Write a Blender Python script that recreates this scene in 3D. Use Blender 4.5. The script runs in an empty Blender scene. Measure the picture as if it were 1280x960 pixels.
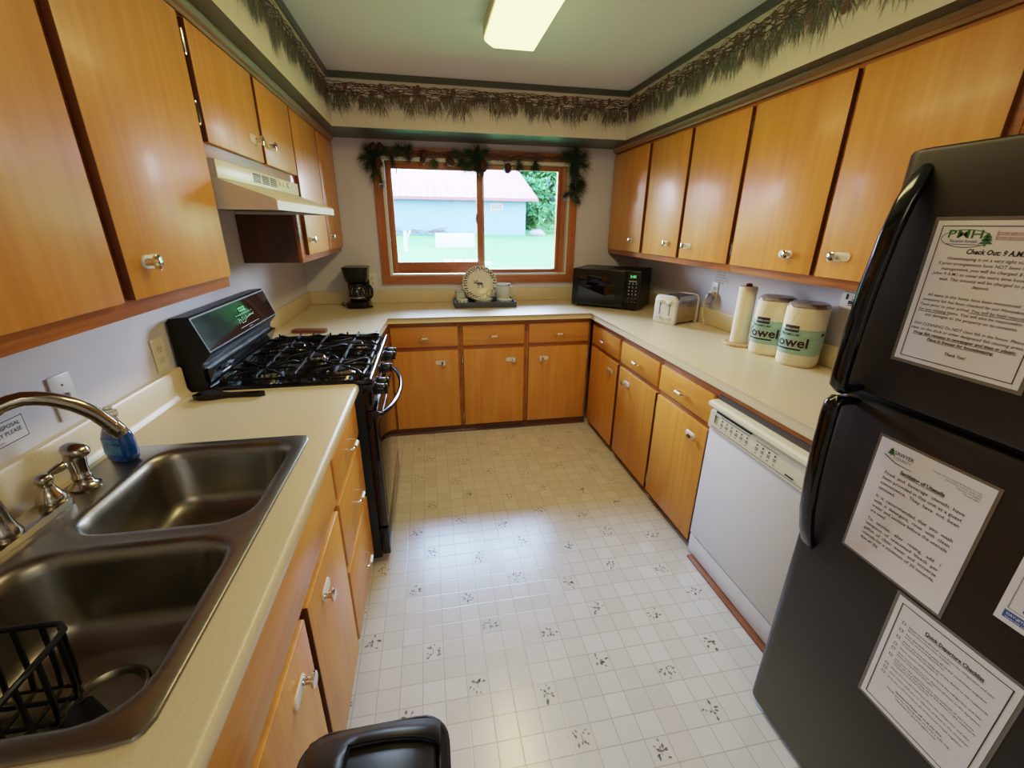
import bpy, bmesh, math, random
from mathutils import Vector, Matrix, noise
random.seed(7)
PI = math.pi
scene = bpy.context.scene
col = scene.collection

# ------------------------------------------------------------------ colours and materials
def lin(v):
    v /= 255.0
    return v / 12.92 if v <= 0.04045 else ((v + 0.055) / 1.055) ** 2.4
def C(r, g, b): return (lin(r), lin(g), lin(b), 1.0)

def new_mat(name):
    m = bpy.data.materials.new(name); m.use_nodes = True
    nt = m.node_tree
    return m, nt, nt.nodes, nt.links, nt.nodes['Principled BSDF']

def M(name, colr, rough=0.5, metal=0.0, var=0.0, scale=(10, 10, 10), bump=0.0, coat=0.0, spec=0.5,
      emis=None, estr=0.0, detail=4.0, dark=None, bscale=None, trans=0.0, ior=1.45, alpha=1.0, rvar=0.0):
    m, nt, N, L, b = new_mat(name)
    b.inputs['Base Color'].default_value = colr
    b.inputs['Roughness'].default_value = rough
    b.inputs['Metallic'].default_value = metal
    b.inputs['Specular IOR Level'].default_value = spec
    b.inputs['Coat Weight'].default_value = coat
    b.inputs['Coat Roughness'].default_value = 0.12
    b.inputs['Transmission Weight'].default_value = trans
    b.inputs['IOR'].default_value = ior
    b.inputs['Alpha'].default_value = alpha
    if emis:
        b.inputs['Emission Color'].default_value = emis
        b.inputs['Emission Strength'].default_value = estr
    tc = N.new('ShaderNodeTexCoord'); mp = N.new('ShaderNodeMapping'); mp.inputs['Scale'].default_value = scale
    L.new(tc.outputs['Object'], mp.inputs['Vector'])
    nz = N.new('ShaderNodeTexNoise'); nz.inputs['Scale'].default_value = 1.0; nz.inputs['Detail'].default_value = detail
    L.new(mp.outputs['Vector'], nz.inputs['Vector'])
    if var > 0 or dark:
        rp = N.new('ShaderNodeValToRGB')
        d = dark if dark else tuple(max(0, x * (1 - var)) for x in colr[:3]) + (1,)
        rp.color_ramp.elements[0].position = 0.3; rp.color_ramp.elements[1].position = 0.7
        rp.color_ramp.elements[0].color = d; rp.color_ramp.elements[1].color = colr
        L.new(nz.outputs['Fac'], rp.inputs['Fac']); L.new(rp.outputs['Color'], b.inputs['Base Color'])
    if rvar > 0:
        mr = N.new('ShaderNodeMapRange'); mr.inputs['To Min'].default_value = max(0.02, rough - rvar); mr.inputs['To Max'].default_value = rough + rvar
        L.new(nz.outputs['Fac'], mr.inputs['Value']); L.new(mr.outputs['Result'], b.inputs['Roughness'])
    if bump > 0:
        bp = N.new('ShaderNodeBump'); bp.inputs['Strength'].default_value = bump; bp.inputs['Distance'].default_value = 0.01
        src = nz
        if bscale:
            mp2 = N.new('ShaderNodeMapping'); mp2.inputs['Scale'].default_value = bscale
            L.new(tc.outputs['Object'], mp2.inputs['Vector'])
            src = N.new('ShaderNodeTexNoise'); src.inputs['Scale'].default_value = 1.0; src.inputs['Detail'].default_value = 3
            L.new(mp2.outputs['Vector'], src.inputs['Vector'])
        L.new(src.outputs['Fac'], bp.inputs['Height']); L.new(bp.outputs['Normal'], b.inputs['Normal'])
    return m

def wood(name, light, mid, dark, scale, rough=0.40, coat=0.06):
    """plywood veneer: stretched fine grain plus broad figure, shifted per object"""
    m, nt, N, L, b = new_mat(name)
    tc = N.new('ShaderNodeTexCoord'); oi = N.new('ShaderNodeObjectInfo')
    ad = N.new('ShaderNodeVectorMath'); ad.operation = 'MULTIPLY_ADD'
    cx = N.new('ShaderNodeCombineXYZ'); 
    for i in range(3): L.new(oi.outputs['Random'], cx.inputs[i])
    ad.inputs[1].default_value = (9.1, 5.3, 7.7)
    L.new(cx.outputs['Vector'], ad.inputs[0]); L.new(tc.outputs['Object'], ad.inputs[2])
    mp = N.new('ShaderNodeMapping'); mp.inputs['Scale'].default_value = scale
    L.new(ad.outputs['Vector'], mp.inputs['Vector'])
    n1 = N.new('ShaderNodeTexNoise'); n1.inputs['Scale'].default_value = 1.0; n1.inputs['Detail'].default_value = 6; n1.inputs['Roughness'].default_value = 0.6
    n1.inputs['Distortion'].default_value = 0.4
    L.new(mp.outputs['Vector'], n1.inputs['Vector'])
    mp2 = N.new('ShaderNodeMapping'); mp2.inputs['Scale'].default_value = tuple(s * 0.12 if s > 5 else s * 0.8 for s in scale)
    L.new(ad.outputs['Vector'], mp2.inputs['Vector'])
    n2 = N.new('ShaderNodeTexNoise'); n2.inputs['Scale'].default_value = 1.0; n2.inputs['Detail'].default_value = 3; n2.inputs['Distortion'].default_value = 1.2
    L.new(mp2.outputs['Vector'], n2.inputs['Vector'])
    mx = N.new('ShaderNodeMix'); mx.data_type = 'FLOAT'; mx.inputs[0].default_value = 0.45
    L.new(n1.outputs['Fac'], mx.inputs[2]); L.new(n2.outputs['Fac'], mx.inputs[3])
    rp = N.new('ShaderNodeValToRGB')
    e = rp.color_ramp.elements; e[0].position = 0.33; e[0].color = dark; e[1].position = 0.66; e[1].color = light
    k = e.new(0.5); k.color = mid
    L.new(mx.outputs[0], rp.inputs['Fac']); L.new(rp.outputs['Color'], b.inputs['Base Color'])
    b.inputs['Specular IOR Level'].default_value = .36; b.inputs['Roughness'].default_value = rough; b.inputs['Coat Weight'].default_value = coat; b.inputs['Coat Roughness'].default_value = 0.14
    bp = N.new('ShaderNodeBump'); bp.inputs['Strength'].default_value = 0.03; bp.inputs['Distance'].default_value = 0.004
    L.new(n1.outputs['Fac'], bp.inputs['Height']); L.new(bp.outputs['Normal'], b.inputs['Normal'])
    return m

def pane_mat(name, tint=(1, 1, 1, 1), refl=0.06):
    m = bpy.data.materials.new(name); m.use_nodes = True
    nt = m.node_tree; N = nt.nodes; L = nt.links
    N.remove(N['Principled BSDF']); out = N['Material Output']
    tr = N.new('ShaderNodeBsdfTransparent'); tr.inputs['Color'].default_value = tint
    gl = N.new('ShaderNodeBsdfGlossy'); gl.inputs['Roughness'].default_value = 0.02
    fr = N.new('ShaderNodeFresnel'); fr.inputs['IOR'].default_value = 1.45
    mx = N.new('ShaderNodeMixShader')
    L.new(fr.outputs['Fac'], mx.inputs['Fac']); L.new(tr.outputs[0], mx.inputs[1]); L.new(gl.outputs[0], mx.inputs[2])
    L.new(mx.outputs[0], out.inputs['Surface'])
    return m

WD = dict(light=C(222, 154, 66), mid=C(211, 140, 52), dark=C(197, 122, 40))
wood_v = wood('honey_veneer_vertical', scale=(38, 38, 1.6), **WD)
wood_h = wood('honey_veneer_horizontal', scale=(1.8, 1.8, 40), **WD)
frame_wood = wood('reddish_frame_wood', C(178, 112, 52), C(160, 95, 40), C(128, 70, 30), (12, 12, 12), rough=0.38)
frame_v = wood('frame_wood_vertical', C(176, 110, 50), C(158, 92, 38), C(122, 66, 28), (60, 60, 2.0), rough=0.38)
frame_h = wood('frame_wood_horizontal', C(184, 112, 50), C(166, 96, 40), C(120, 66, 28), (2.5, 2.5, 60), rough=0.38)
dark_wood_and_shadow = wood('dark_post_and_panel_shadow', C(96, 54, 24), C(80, 42, 18), C(58, 30, 12), (30, 30, 2), rough=0.4)  # dark wood; on the corner cabinet it paints in the side panel's shadow
casing_v = wood('window_casing_vertical', C(182, 108, 56), C(164, 92, 44), C(136, 72, 34), (60, 60, 2), rough=0.4)
casing_h = wood('window_casing_horizontal', C(182, 108, 56), C(164, 92, 44), C(136, 72, 34), (2, 2, 60), rough=0.4)
edge_wood = wood('dark_edge_gap_shade', C(120, 66, 26), C(98, 52, 20), C(70, 36, 14), (40, 40, 2), rough=0.45)  # dark edge stain, also painting in the shade of the door gaps
moulding_mat = wood('crown_moulding_wood', C(160, 112, 62), C(140, 92, 46), C(110, 70, 34), (2, 2, 50), rough=0.5, coat=0.0)
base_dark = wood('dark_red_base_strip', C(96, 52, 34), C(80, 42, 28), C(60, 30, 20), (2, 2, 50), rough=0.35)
threshold_mat = wood('brown_floor_strip', C(150, 92, 58), C(128, 74, 44), C(96, 54, 32), (3, 3, 50), rough=0.4)

wall_mat = M('painted_wall', C(211, 208, 213), 0.6, var=0.04, scale=(5, 5, 5), bump=0.05, bscale=(180, 180, 180))
ceil_mat = M('ceiling_paint', C(222, 224, 230), 0.75, var=0.03, scale=(4, 4, 4), bump=0.12, bscale=(220, 220, 220))
paper_mat = M('cream_wallpaper', C(214, 204, 182), 0.7, var=0.04, scale=(20, 20, 20))
green_trim = M('dark_green_grey_paint', C(70, 74, 64), 0.42, var=0.08, scale=(6, 6, 6))
counter_mat = M('cream_laminate', C(220, 202, 162), 0.34, var=0.12, scale=(260, 260, 260), spec=0.5, detail=2)
steel = M('brushed_stainless', C(138, 132, 118), 0.33, 1.0, var=0.12, scale=(6, 160, 6), rvar=0.06, bump=0.01)
chrome = M('chrome', C(225, 225, 225), 0.06, 1.0, var=0.02)
nickel = M('tarnished_nickel', C(176, 165, 148), 0.16, 1.0, var=0.15, scale=(30, 30, 30))
cream_plastic = M('cream_plastic', C(226, 218, 196), 0.4, var=0.03)
white_plastic = M('white_plastic', C(226, 224, 216), 0.35, var=0.02)
white_enamel = M('white_enamel', C(214, 212, 210), 0.35, var=0.03, scale=(40, 40, 40), bump=0.02)
almond = M('almond_enamel', C(222, 214, 184), 0.35, var=0.03)
hood_side = M('hood_side_enamel', C(214, 206, 190), 0.4, var=0.03)
black_gloss = M('black_gloss_enamel', C(8, 8, 8), 0.12, var=0.2, spec=0.4)
black_glass = M('black_glass', C(8, 8, 9), 0.04, spec=0.45, var=0.1)
backguard_glass = M('backguard_glass', C(26, 18, 14), 0.07, spec=0.22, var=0.1)
black_matte = M('black_matte', C(9, 9, 9), 0.45, var=0.2, spec=0.25)
cast_iron = M('cast_iron', C(10, 10, 10), 0.32, spec=0.35, var=0.3, scale=(60, 60, 60), bump=0.05)
black_plastic = M('black_plastic', C(14, 14, 15), 0.26, var=0.2, spec=0.3)
soft_black = M('soft_black_plastic', C(20, 19, 17), 0.42, var=0.2, spec=0.3, scale=(80, 80, 80), bump=0.03)
hole_black = M('dark_slot', C(10, 9, 8), 0.8, var=0.1)
slate = M('slate_steel', C(36, 30, 24), 0.40, 0.3, spec=0.35, var=0.10, scale=(8, 8, 120), bump=0.015, rvar=0.05)
fridge_side = M('fridge_cabinet_grey', C(52, 50, 48), 0.45, var=0.15)
paper_white = M('white_paper', C(226, 222, 224), 0.5, var=0.03)
laminate_film = M('laminating_film', C(96, 90, 82), 0.15, var=0.05, spec=0.7)
ink = M('black_ink', C(24, 22, 24), 0.6, var=0.1)
red_ink = M('red_ink', C(170, 60, 60), 0.6, var=0.1)
green_ink = M('green_ink', C(40, 92, 50), 0.6, var=0.1)
blue_ink = M('blue_ink', C(40, 80, 150), 0.6, var=0.1)
grey_ink = M('grey_ink', C(95, 95, 98), 0.6, var=0.1)
border_ink = M('maroon_ink', C(54, 24, 28), 0.6, var=0.1)
pale_ink = M('pale_ink', C(215, 210, 200), 0.5, var=0.1)
towel_paper = M('quilted_paper_towel', C(232, 220, 190), 0.75, var=0.06, scale=(60, 60, 60), bump=0.35, bscale=(90, 90, 90))
kraft = M('brown_cardboard', C(120, 80, 48), 0.8, var=0.2)
teal_wrap = M('teal_plastic_wrap', C(158, 192, 172), 0.35, var=0.25, scale=(14, 14, 70), dark=C(128, 172, 152))
clear_top = M('crinkled_wrap', C(150, 138, 130), 0.22, var=0.4, scale=(40, 40, 40), bump=0.3)
pale_wood = wood('pale_turned_wood', C(214, 184, 140), C(200, 166, 120), C(176, 140, 96), (30, 30, 30), rough=0.45)
trivet_wood = wood('walnut_block', C(150, 96, 62), C(124, 72, 44), C(92, 50, 30), (6, 60, 60), rough=0.4)
glass_pane = pane_mat('window_glass')
carafe_glass = pane_mat('carafe_glass', (0.92, 0.94, 0.95, 1))
clear_plastic = M('clear_plastic', C(235, 230, 215), 0.1, trans=0.8, var=0.02, ior=1.3)
blue_soap = M('blue_dish_soap', C(6, 80, 170), 0.08, trans=0.35, var=0.05, ior=1.35, coat=0.5)
soap_label = M('soap_label', C(24, 70, 130), 0.3, var=0.3, scale=(40, 40, 40), dark=C(60, 150, 190))
slate_tray = M('slate_blue_tray', C(66, 72, 82), 0.6, var=0.35, scale=(30, 30, 30))
stone_cream = M('cream_stoneware', C(222, 214, 196), 0.25, var=0.05)
aqua_glaze = M('pale_aqua_glaze', C(206, 218, 216), 0.2, var=0.06)
sponge_blue = M('sponge_navy_glaze', C(40, 56, 72), 0.25, var=0.3, scale=(80, 80, 80))
moose_ink = M('moose_print', C(52, 56, 54), 0.35, var=0.2)
needle_a = M('pine_needles', C(44, 72, 46), 0.55, var=0.45, scale=(30, 30, 30), dark=C(20, 38, 26))
needle_b = M('pine_needles_light', C(92, 118, 62), 0.55, var=0.35, scale=(30, 30, 30))
twig_mat = M('grapevine_twig', C(96, 62, 42), 0.7, var=0.45, scale=(50, 50, 50))
cone_mat = M('pine_cone', C(92, 54, 38), 0.6, var=0.5, scale=(90, 90, 90), bump=0.3)
pr_needle = M('printed_needles', C(86, 84, 66), 0.7, var=0.1)
pr_needle2 = M('printed_needles_dark', C(58, 60, 50), 0.7, var=0.1)
pr_needle3 = M('printed_needles_pale', C(128, 120, 94), 0.7, var=0.1)
pr_twig = M('printed_twigs', C(70, 48, 36), 0.7, var=0.2)
pr_cone = M('printed_cones', C(112, 80, 60), 0.7, var=0.2)
pr_cone2 = M('printed_cone_scales', C(70, 46, 38), 0.7, var=0.2)
leaf_print = M('printed_floor_leaves', C(112, 108, 94), 0.4, var=0.2)
leaf_print2 = M('printed_floor_leaves_rust', C(140, 104, 88), 0.4, var=0.2)
track_white = M('cream_vinyl_track', C(222, 222, 196), 0.4, var=0.05)
diffuser = M('fluorescent_diffuser', C(250, 246, 214), 0.4, emis=(1.0, 0.91, 0.34, 1), estr=3.2)
fixture_side = M('fixture_side', C(216, 206, 180), 0.5, var=0.03)
lcd_green = M('green_led', C(20, 60, 30), 0.4, emis=(0.15, 1.0, 0.25, 1), estr=1.2)
knob_white = M('white_knob_plate', C(232, 226, 210), 0.3, var=0.03)
silver_toast = M('toaster_steel', C(186, 178, 164), 0.22, 1.0, var=0.15, scale=(20, 20, 20))
grey_plastic = M('grey_translucent_plastic', C(150, 150, 160), 0.25, var=0.1)
window_latch = M('dark_latch', C(60, 52, 46), 0.4, 0.5, var=0.1)

def floor_material():
    m, nt, N, L, b = new_mat('vinyl_tile_floor')
    tc = N.new('ShaderNodeTexCoord'); sp = N.new('ShaderNodeSeparateXYZ'); L.new(tc.outputs['Object'], sp.inputs[0])
    T = 0.0762
    def edge(sock, off):
        a = N.new('ShaderNodeMath'); a.operation = 'ADD'; a.inputs[1].default_value = 50 * T - off; L.new(sock, a.inputs[0])
        d = N.new('ShaderNodeMath'); d.operation = 'DIVIDE'; d.inputs[1].default_value = T; L.new(a.outputs[0], d.inputs[0])
        f = N.new('ShaderNodeMath'); f.operation = 'FRACT'; L.new(d.outputs[0], f.inputs[0])
        p = N.new('ShaderNodeMath'); p.operation = 'PINGPONG'; p.inputs[1].default_value = 0.5; L.new(f.outputs[0], p.inputs[0])
        fl = N.new('ShaderNodeMath'); fl.operation = 'FLOOR'; L.new(d.outputs[0], fl.inputs[0])
        return p.outputs[0], fl.outputs[0]
    ex, fx = edge(sp.outputs['X'], 0.064 + T / 2); ey, fy = edge(sp.outputs['Y'], -2.36 + T / 2)
    mn = N.new('ShaderNodeMath'); mn.operation = 'MINIMUM'; L.new(ex, mn.inputs[0]); L.new(ey, mn.inputs[1])
    rp = N.new('ShaderNodeValToRGB'); e = rp.color_ramp.elements
    e[0].position = 0.010; e[0].color = (0, 0, 0, 1); e[1].position = 0.03; e[1].color = (1, 1, 1, 1)
    L.new(mn.outputs[0], rp.inputs['Fac'])
    cb = N.new('ShaderNodeCombineXYZ'); L.new(fx, cb.inputs[0]); L.new(fy, cb.inputs[1])
    wn = N.new('ShaderNodeTexWhiteNoise'); L.new(cb.outputs[0], wn.inputs['Vector'])
    tr = N.new('ShaderNodeValToRGB'); t = tr.color_ramp.elements
    t[0].color = C(203, 196, 182); t[1].color = C(213, 207, 195)
    L.new(wn.outputs['Value'], tr.inputs['Fac'])
    mx = N.new('ShaderNodeMix'); mx.data_type = 'RGBA'
    mx.inputs[6].default_value = C(178, 168, 148)
    L.new(rp.outputs['Color'], mx.inputs[0]); L.new(tr.outputs['Color'], mx.inputs[7])
    L.new(mx.outputs[2], b.inputs['Base Color'])
    mp = N.new('ShaderNodeMapping'); mp.inputs['Scale'].default_value = (130, 130, 130); L.new(tc.outputs['Object'], mp.inputs[0])
    nz = N.new('ShaderNodeTexNoise'); nz.inputs['Scale'].default_value = 1; nz.inputs['Detail'].default_value = 3; L.new(mp.outputs[0], nz.inputs['Vector'])
    sm = N.new('ShaderNodeMath'); sm.operation = 'MULTIPLY_ADD'; sm.inputs[1].default_value = 0.5; L.new(nz.outputs['Fac'], sm.inputs[0]); L.new(rp.outputs['Color'], sm.inputs[2])
    bp = N.new('ShaderNodeBump'); bp.inputs['Strength'].default_value = 0.09; bp.inputs['Distance'].default_value = 0.003
    L.new(sm.outputs[0], bp.inputs['Height']); L.new(bp.outputs['Normal'], b.inputs['Normal'])
    b.inputs['Roughness'].default_value = 0.22
    b.inputs['Specular IOR Level'].default_value = 0.75
    return m
floor_mat = floor_material()

# ------------------------------------------------------------------ mesh builder
class MB:
    def __init__(s): s.bm = bmesh.new(); s.mats = []
    def mi(s, m):
        if m is None: return 0
        if m not in s.mats: s.mats.append(m)
        return s.mats.index(m)
    def _fin(s, verts, faces, m, mat):
        if mat is not None:
            for v in verts: v.co = mat @ v.co
        k = s.mi(m)
        for f in faces: f.material_index = k
    def poly(s, vs, fs, m=None, mat=None):
        bv = [s.bm.verts.new(v) for v in vs]; out = []
        for f in fs:
            try: out.append(s.bm.faces.new([bv[i] for i in f]))
            except ValueError: pass
        s._fin(bv, out, m, mat); return bv, out
    def box(s, x0, x1, y0, y1, z0, z1, bev=0.0, m=None, mat=None, seg=2):
        x0, x1 = min(x0, x1), max(x0, x1); y0, y1 = min(y0, y1), max(y0, y1); z0, z1 = min(z0, z1), max(z0, z1)
        vs = [(x, y, z) for z in (z0, z1) for y in (y0, y1) for x in (x0, x1)]
        fs = [(0, 2, 3, 1), (4, 5, 7, 6), (0, 1, 5, 4), (2, 6, 7, 3), (0, 4, 6, 2), (1, 3, 7, 5)]
        bv, bf = s.poly(vs, fs, m)
        if bev > 0:
            bev = min(bev, 0.49 * min(x1 - x0, y1 - y0, z1 - z0))
            ed = list({e for f in bf for e in f.edges})
            r = bmesh.ops.bevel(s.bm, geom=ed, offset=bev, segments=seg, profile=0.5, affect='EDGES')
            vv = {v for f in r['faces'] for v in f.verts}
            ff = {f for v in vv for f in v.link_faces}
            bv = list(vv)
            k = s.mi(m)
            for f in ff: f.material_index = k
        if mat is not None:
            for v in bv: v.co = mat @ v.co
        return bv
    def cyl(s, p0, p1, r0, r1=None, seg=20, m=None, caps=True):
        if r1 is None: r1 = r0
        p0, p1 = Vector(p0), Vector(p1); d = (p1 - p0).normalized()
        a = d.orthogonal().normalized(); b = d.cross(a)
        vs = []
        for p, r in ((p0, r0), (p1, r1)):
            for i in range(seg):
                t = 2 * PI * i / seg; vs.append(p + (a * math.cos(t) + b * math.sin(t)) * r)
        fs = [(i, (i + 1) % seg, seg + (i + 1) % seg, seg + i) for i in range(seg)]
        if caps: fs += [tuple(range(seg))[::-1], tuple(range(seg, 2 * seg))]
        return s.poly(vs, fs, m)
    def lathe(s, prof, c=(0, 0, 0), seg=32, m=None, mat=None, sx=1, sy=1, sq=2.0):
        """prof = [(r,z)...]; sq>2 gives a squarish plan"""
        vs = []; n = len(prof)
        for i in range(seg):
            t = 2 * PI * i / seg; cc, ss = math.cos(t), math.sin(t)
            k = (abs(cc) ** sq + abs(ss) ** sq) ** (-1 / sq)
            for r, z in prof: vs.append((c[0] + r * k * cc * sx, c[1] + r * k * ss * sy, c[2] + z))
        fs = []
        for i in range(seg):
            j = (i + 1) % seg
            for q in range(n - 1): fs.append((i * n + q, j * n + q, j * n + q + 1, i * n + q + 1))
        if prof[0][0] > 1e-6: fs.append(tuple(i * n for i in range(seg))[::-1])
        if prof[-1][0] > 1e-6: fs.append(tuple(i * n + n - 1 for i in range(seg)))
        r = s.poly(vs, fs, m, mat)
        bmesh.ops.remove_doubles(s.bm, verts=r[0], dist=1e-6)
        return r
    def tube(s, pts, r, seg=8, m=None, closed=False, caps=True):
        P = [Vector(p) for p in pts]; n = len(P)
        R = r if isinstance(r, (list, tuple)) else [r] * n
        vs = []; a = None
        for i in range(n):
            if closed: d = P[(i + 1) % n] - P[i - 1]
            else: d = P[min(i + 1, n - 1)] - P[max(i - 1, 0)]
            d.normalize()
            if a is None: a = d.orthogonal().normalized()
            else:
                a = a - d * a.dot(d)
                a = a.normalized() if a.length > 1e-6 else d.orthogonal().normalized()
            b = d.cross(a)
            for k in range(seg):
                t = 2 * PI * k / seg; vs.append(P[i] + (a * math.cos(t) + b * math.sin(t)) * R[i])
        fs = []
        for i in range(n if closed else n - 1):
            j = (i + 1) % n
            for k in range(seg): fs.append((i * seg + k, i * seg + (k + 1) % seg, j * seg + (k + 1) % seg, j * seg + k))
        if caps and not closed: fs += [tuple(range(seg))[::-1], tuple(range((n - 1) * seg, n * seg))]
        return s.poly(vs, fs, m)
    def prism(s, poly, axis, a0, a1, m=None, mat=None, bev=0.0):
        """poly in the two other axes (cyclic order: x->(y,z), y->(x,z), z->(x,y)), extruded along axis"""
        def P(u, v, w):
            return {'x': (w, u, v), 'y': (u, w, v), 'z': (u, v, w)}[axis]
        n = len(poly)
        vs = [P(u, v, a0) for u, v in poly] + [P(u, v, a1) for u, v in poly]
        fs = [tuple(range(n)), tuple(range(n, 2 * n))[::-1]] + [(i, i + n, (i + 1) % n + n, (i + 1) % n) for i in range(n)]
        bv, bf = s.poly(vs, fs, m)
        if bev > 0:
            r = bmesh.ops.bevel(s.bm, geom=list({e for f in bf for e in f.edges}), offset=bev, segments=2, profile=0.5, affect='EDGES')
            bv = list({v for f in r['faces'] for v in f.verts})
            k = s.mi(m)
            for f in {f for v in bv for f in v.link_faces}: f.material_index = k
        if mat is not None:
            for v in bv: v.co = mat @ v.co
        return bv, bf
    def ball(s, c, r, seg=16, rings=10, m=None, mat=None):
        if not isinstance(r, (tuple, list)): r = (r, r, r)
        prof = [(math.sin(PI * i / rings), -math.cos(PI * i / rings)) for i in range(rings + 1)]
        prof[0] = (0, -1); prof[-1] = (0, 1)
        mt = Matrix.Translation(c) @ Matrix.Diagonal((r[0], r[1], r[2], 1))
        if mat is not None: mt = mat @ mt
        vs = []; n = len(prof); fs = []
        for i in range(seg):
            t = 2 * PI * i / seg
            for a, z in prof[1:-1]: vs.append((a * math.cos(t), a * math.sin(t), z))
        k = n - 2; b = len(vs); vs += [(0, 0, -1), (0, 0, 1)]
        for i in range(seg):
            j = (i + 1) % seg
            for q in range(k - 1): fs.append((i * k + q, j * k + q, j * k + q + 1, i * k + q + 1))
            fs.append((b, j * k, i * k)); fs.append((b + 1, i * k + k - 1, j * k + k - 1))
        return s.poly(vs, fs, m, mt)
    def build(s, name, mat=None, parent=None, local=False, smooth=35, fixn=True):
        if fixn: bmesh.ops.recalc_face_normals(s.bm, faces=s.bm.faces[:])
        me = bpy.data.meshes.new(name)
        off = Vector((0, 0, 0))
        if parent is not None and not local:
            p = parent
            while p is not None: off += p.location; p = p.parent
        if not local:
            for v in s.bm.verts: v.co -= off
        s.bm.to_mesh(me); s.bm.free()
        for m in (s.mats if s.mats else [mat]):
            if m is not None: me.materials.append(m)
        if smooth:
            me.shade_smooth() if hasattr(me, 'shade_smooth') else None
            me.set_sharp_from_angle(angle=math.radians(smooth))
        o = bpy.data.objects.new(name, me); col.objects.link(o)
        if parent is not None: o.parent = parent
        return o

def tag(o, label=None, cat=None, group=None, kind=None):
    if label: o['label'] = label
    if cat: o['category'] = cat
    if group: o['group'] = group
    if kind: o['kind'] = kind
    return o
def thing(name, label, cat, loc=(0, 0, 0), rz=0.0, group=None):
    o = bpy.data.objects.new(name, None); col.objects.link(o)
    o.location = loc; o.rotation_euler = (0, 0, rz); o.empty_display_size = 0.05
    return tag(o, label, cat, group)
def struct(name, mb, mat=None, parent=None, **k):
    o = mb.build(name, mat, parent, **k)
    if parent is None: o['kind'] = 'structure'
    return o
def sbox(name, b, mat, parent=None, bev=0.0):
    mb = MB(); mb.box(*b, bev=bev); return struct(name, mb, mat, parent)
def pbox(name, b, mat, parent, bev=0.0, local=False):
    mb = MB(); mb.box(*b, bev=bev); return mb.build(name, mat, parent, local)

def add_text(mb, s, size, mat4, m, align='LEFT', bold=0.0, shear=0.0, spacing=1.0, width=None, line=1.0):
    cu = bpy.data.curves.new('t', 'FONT'); cu.body = s; cu.size = size; cu.align_x = align
    cu.offset = bold * size; cu.shear = shear; cu.space_character = spacing; cu.resolution_u = 2; cu.space_line = line
    o = bpy.data.objects.new('t', cu); col.objects.link(o)
    dg = bpy.context.evaluated_depsgraph_get(); dg.update()
    me = bpy.data.meshes.new_from_object(o.evaluated_get(dg))
    col.objects.unlink(o); bpy.data.objects.remove(o); bpy.data.curves.remove(cu)
    xs = [v.co.x for v in me.vertices]
    if not xs: return
    sc = 1.0
    if width:
        w = max(xs) - min(xs)
        sc = width / w if w > 0 else 1
    n = len(mb.bm.verts); nf = len(mb.bm.faces)
    vs = [(v.co.x * sc, v.co.y, 0) for v in me.vertices]
    mb.poly(vs, [tuple(p.vertices) for p in me.polygons], m, mat4)
    bpy.data.meshes.remove(me)

# ------------------------------------------------------------------ room dimensions
XL, XR, ZC, ZS = -1.04, 1.706, 2.387, 2.092
YF = -6.3
SL, SR, SB = -0.650, 1.325, -0.391          # soffit faces

# ------------------------------------------------------------------ room shell
def floor_obj():
    mb = MB()
    mb.poly([(XL, YF, 0), (XR, YF, 0), (XR, 0, 0), (XL, 0, 0), (XL, YF, -.05), (XR, YF, -.05), (XR, 0, -.05), (XL, 0, -.05)],
            [(0, 1, 2, 3), (7, 6, 5, 4), (0, 4, 5, 1), (1, 5, 6, 2), (2, 6, 7, 3), (3, 7, 4, 0)], floor_mat)
    T = 0.0762; rr = random.Random(3)
    offs = [2, 0, -1, -3, -4, -6]
    def cluster(x, y):
        for k in range(rr.choice((9, 10, 11))):
            a = 2 * PI * k / 10 + rr.uniform(-.45, .45); d = rr.uniform(.006, .033); L = rr.uniform(.005, .010); w = L * rr.uniform(.4, .6)
            cx, cy = x + d * math.cos(a), y + d * math.sin(a); b = a + rr.uniform(-.6, .6)
            ux, uy = math.cos(b), math.sin(b)
            pts = [(cx - ux * L, cy - uy * L), (cx - uy * w, cy + ux * w), (cx + ux * L, cy + uy * L), (cx + uy * w, cy - ux * w)]
            mb.poly([(p[0], p[1], 0.0004) for p in pts], [(0, 1, 2, 3)], leaf_print2 if rr.random() < .1 else leaf_print)
        mb.poly([(x - .001, y - .012, .0004), (x + .001, y - .012, .0004), (x + .001, y + .012, .0004), (x - .001, y + .012, .0004)], [(0, 1, 2, 3)], leaf_print)
    for r in range(-9, 9):
        q, k = divmod(r, 2)
        off = (2 if k == 0 else 0) - 3 * q
        y = -2.36 - (r - 1) * 3 * T
        for i in range(-16, 17):
            x = 0.064 + (off + 3 * i) * T
            yy = y - (T if (i % 2) else 0)
            if XL + .05 < x < XR - .05 and -5.0 < yy < -.05: cluster(x, yy)
    return struct('floor', mb)
fl = floor_obj()
sbox('ceiling', (XL - .12, XR + .12, YF, .12, ZC, ZC + .1), ceil_mat)
sbox('wall_left', (XL - .12, XL, YF, .0, 0, ZC), wall_mat)
sbox('wall_right', (XR, XR + .12, YF, .0, 0, ZC), wall_mat)
sbox('wall_front', (XL - .12, XR + .12, YF - .12, YF, 0, ZC), wall_mat)
WX0, WX1, WZ0, WZ1 = -0.405, 1.055, 1.125, 1.985
mb = MB()
mb.box(XL - .12, WX0, 0, .13, -.6, ZC); mb.box(WX1, XR + .12, 0, .13, -.6, ZC)
mb.box(WX0, WX1, 0, .13, -.6, WZ0); mb.box(WX0, WX1, 0, .13, WZ1, ZC)
struct('wall_back', mb, wall_mat)

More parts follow.
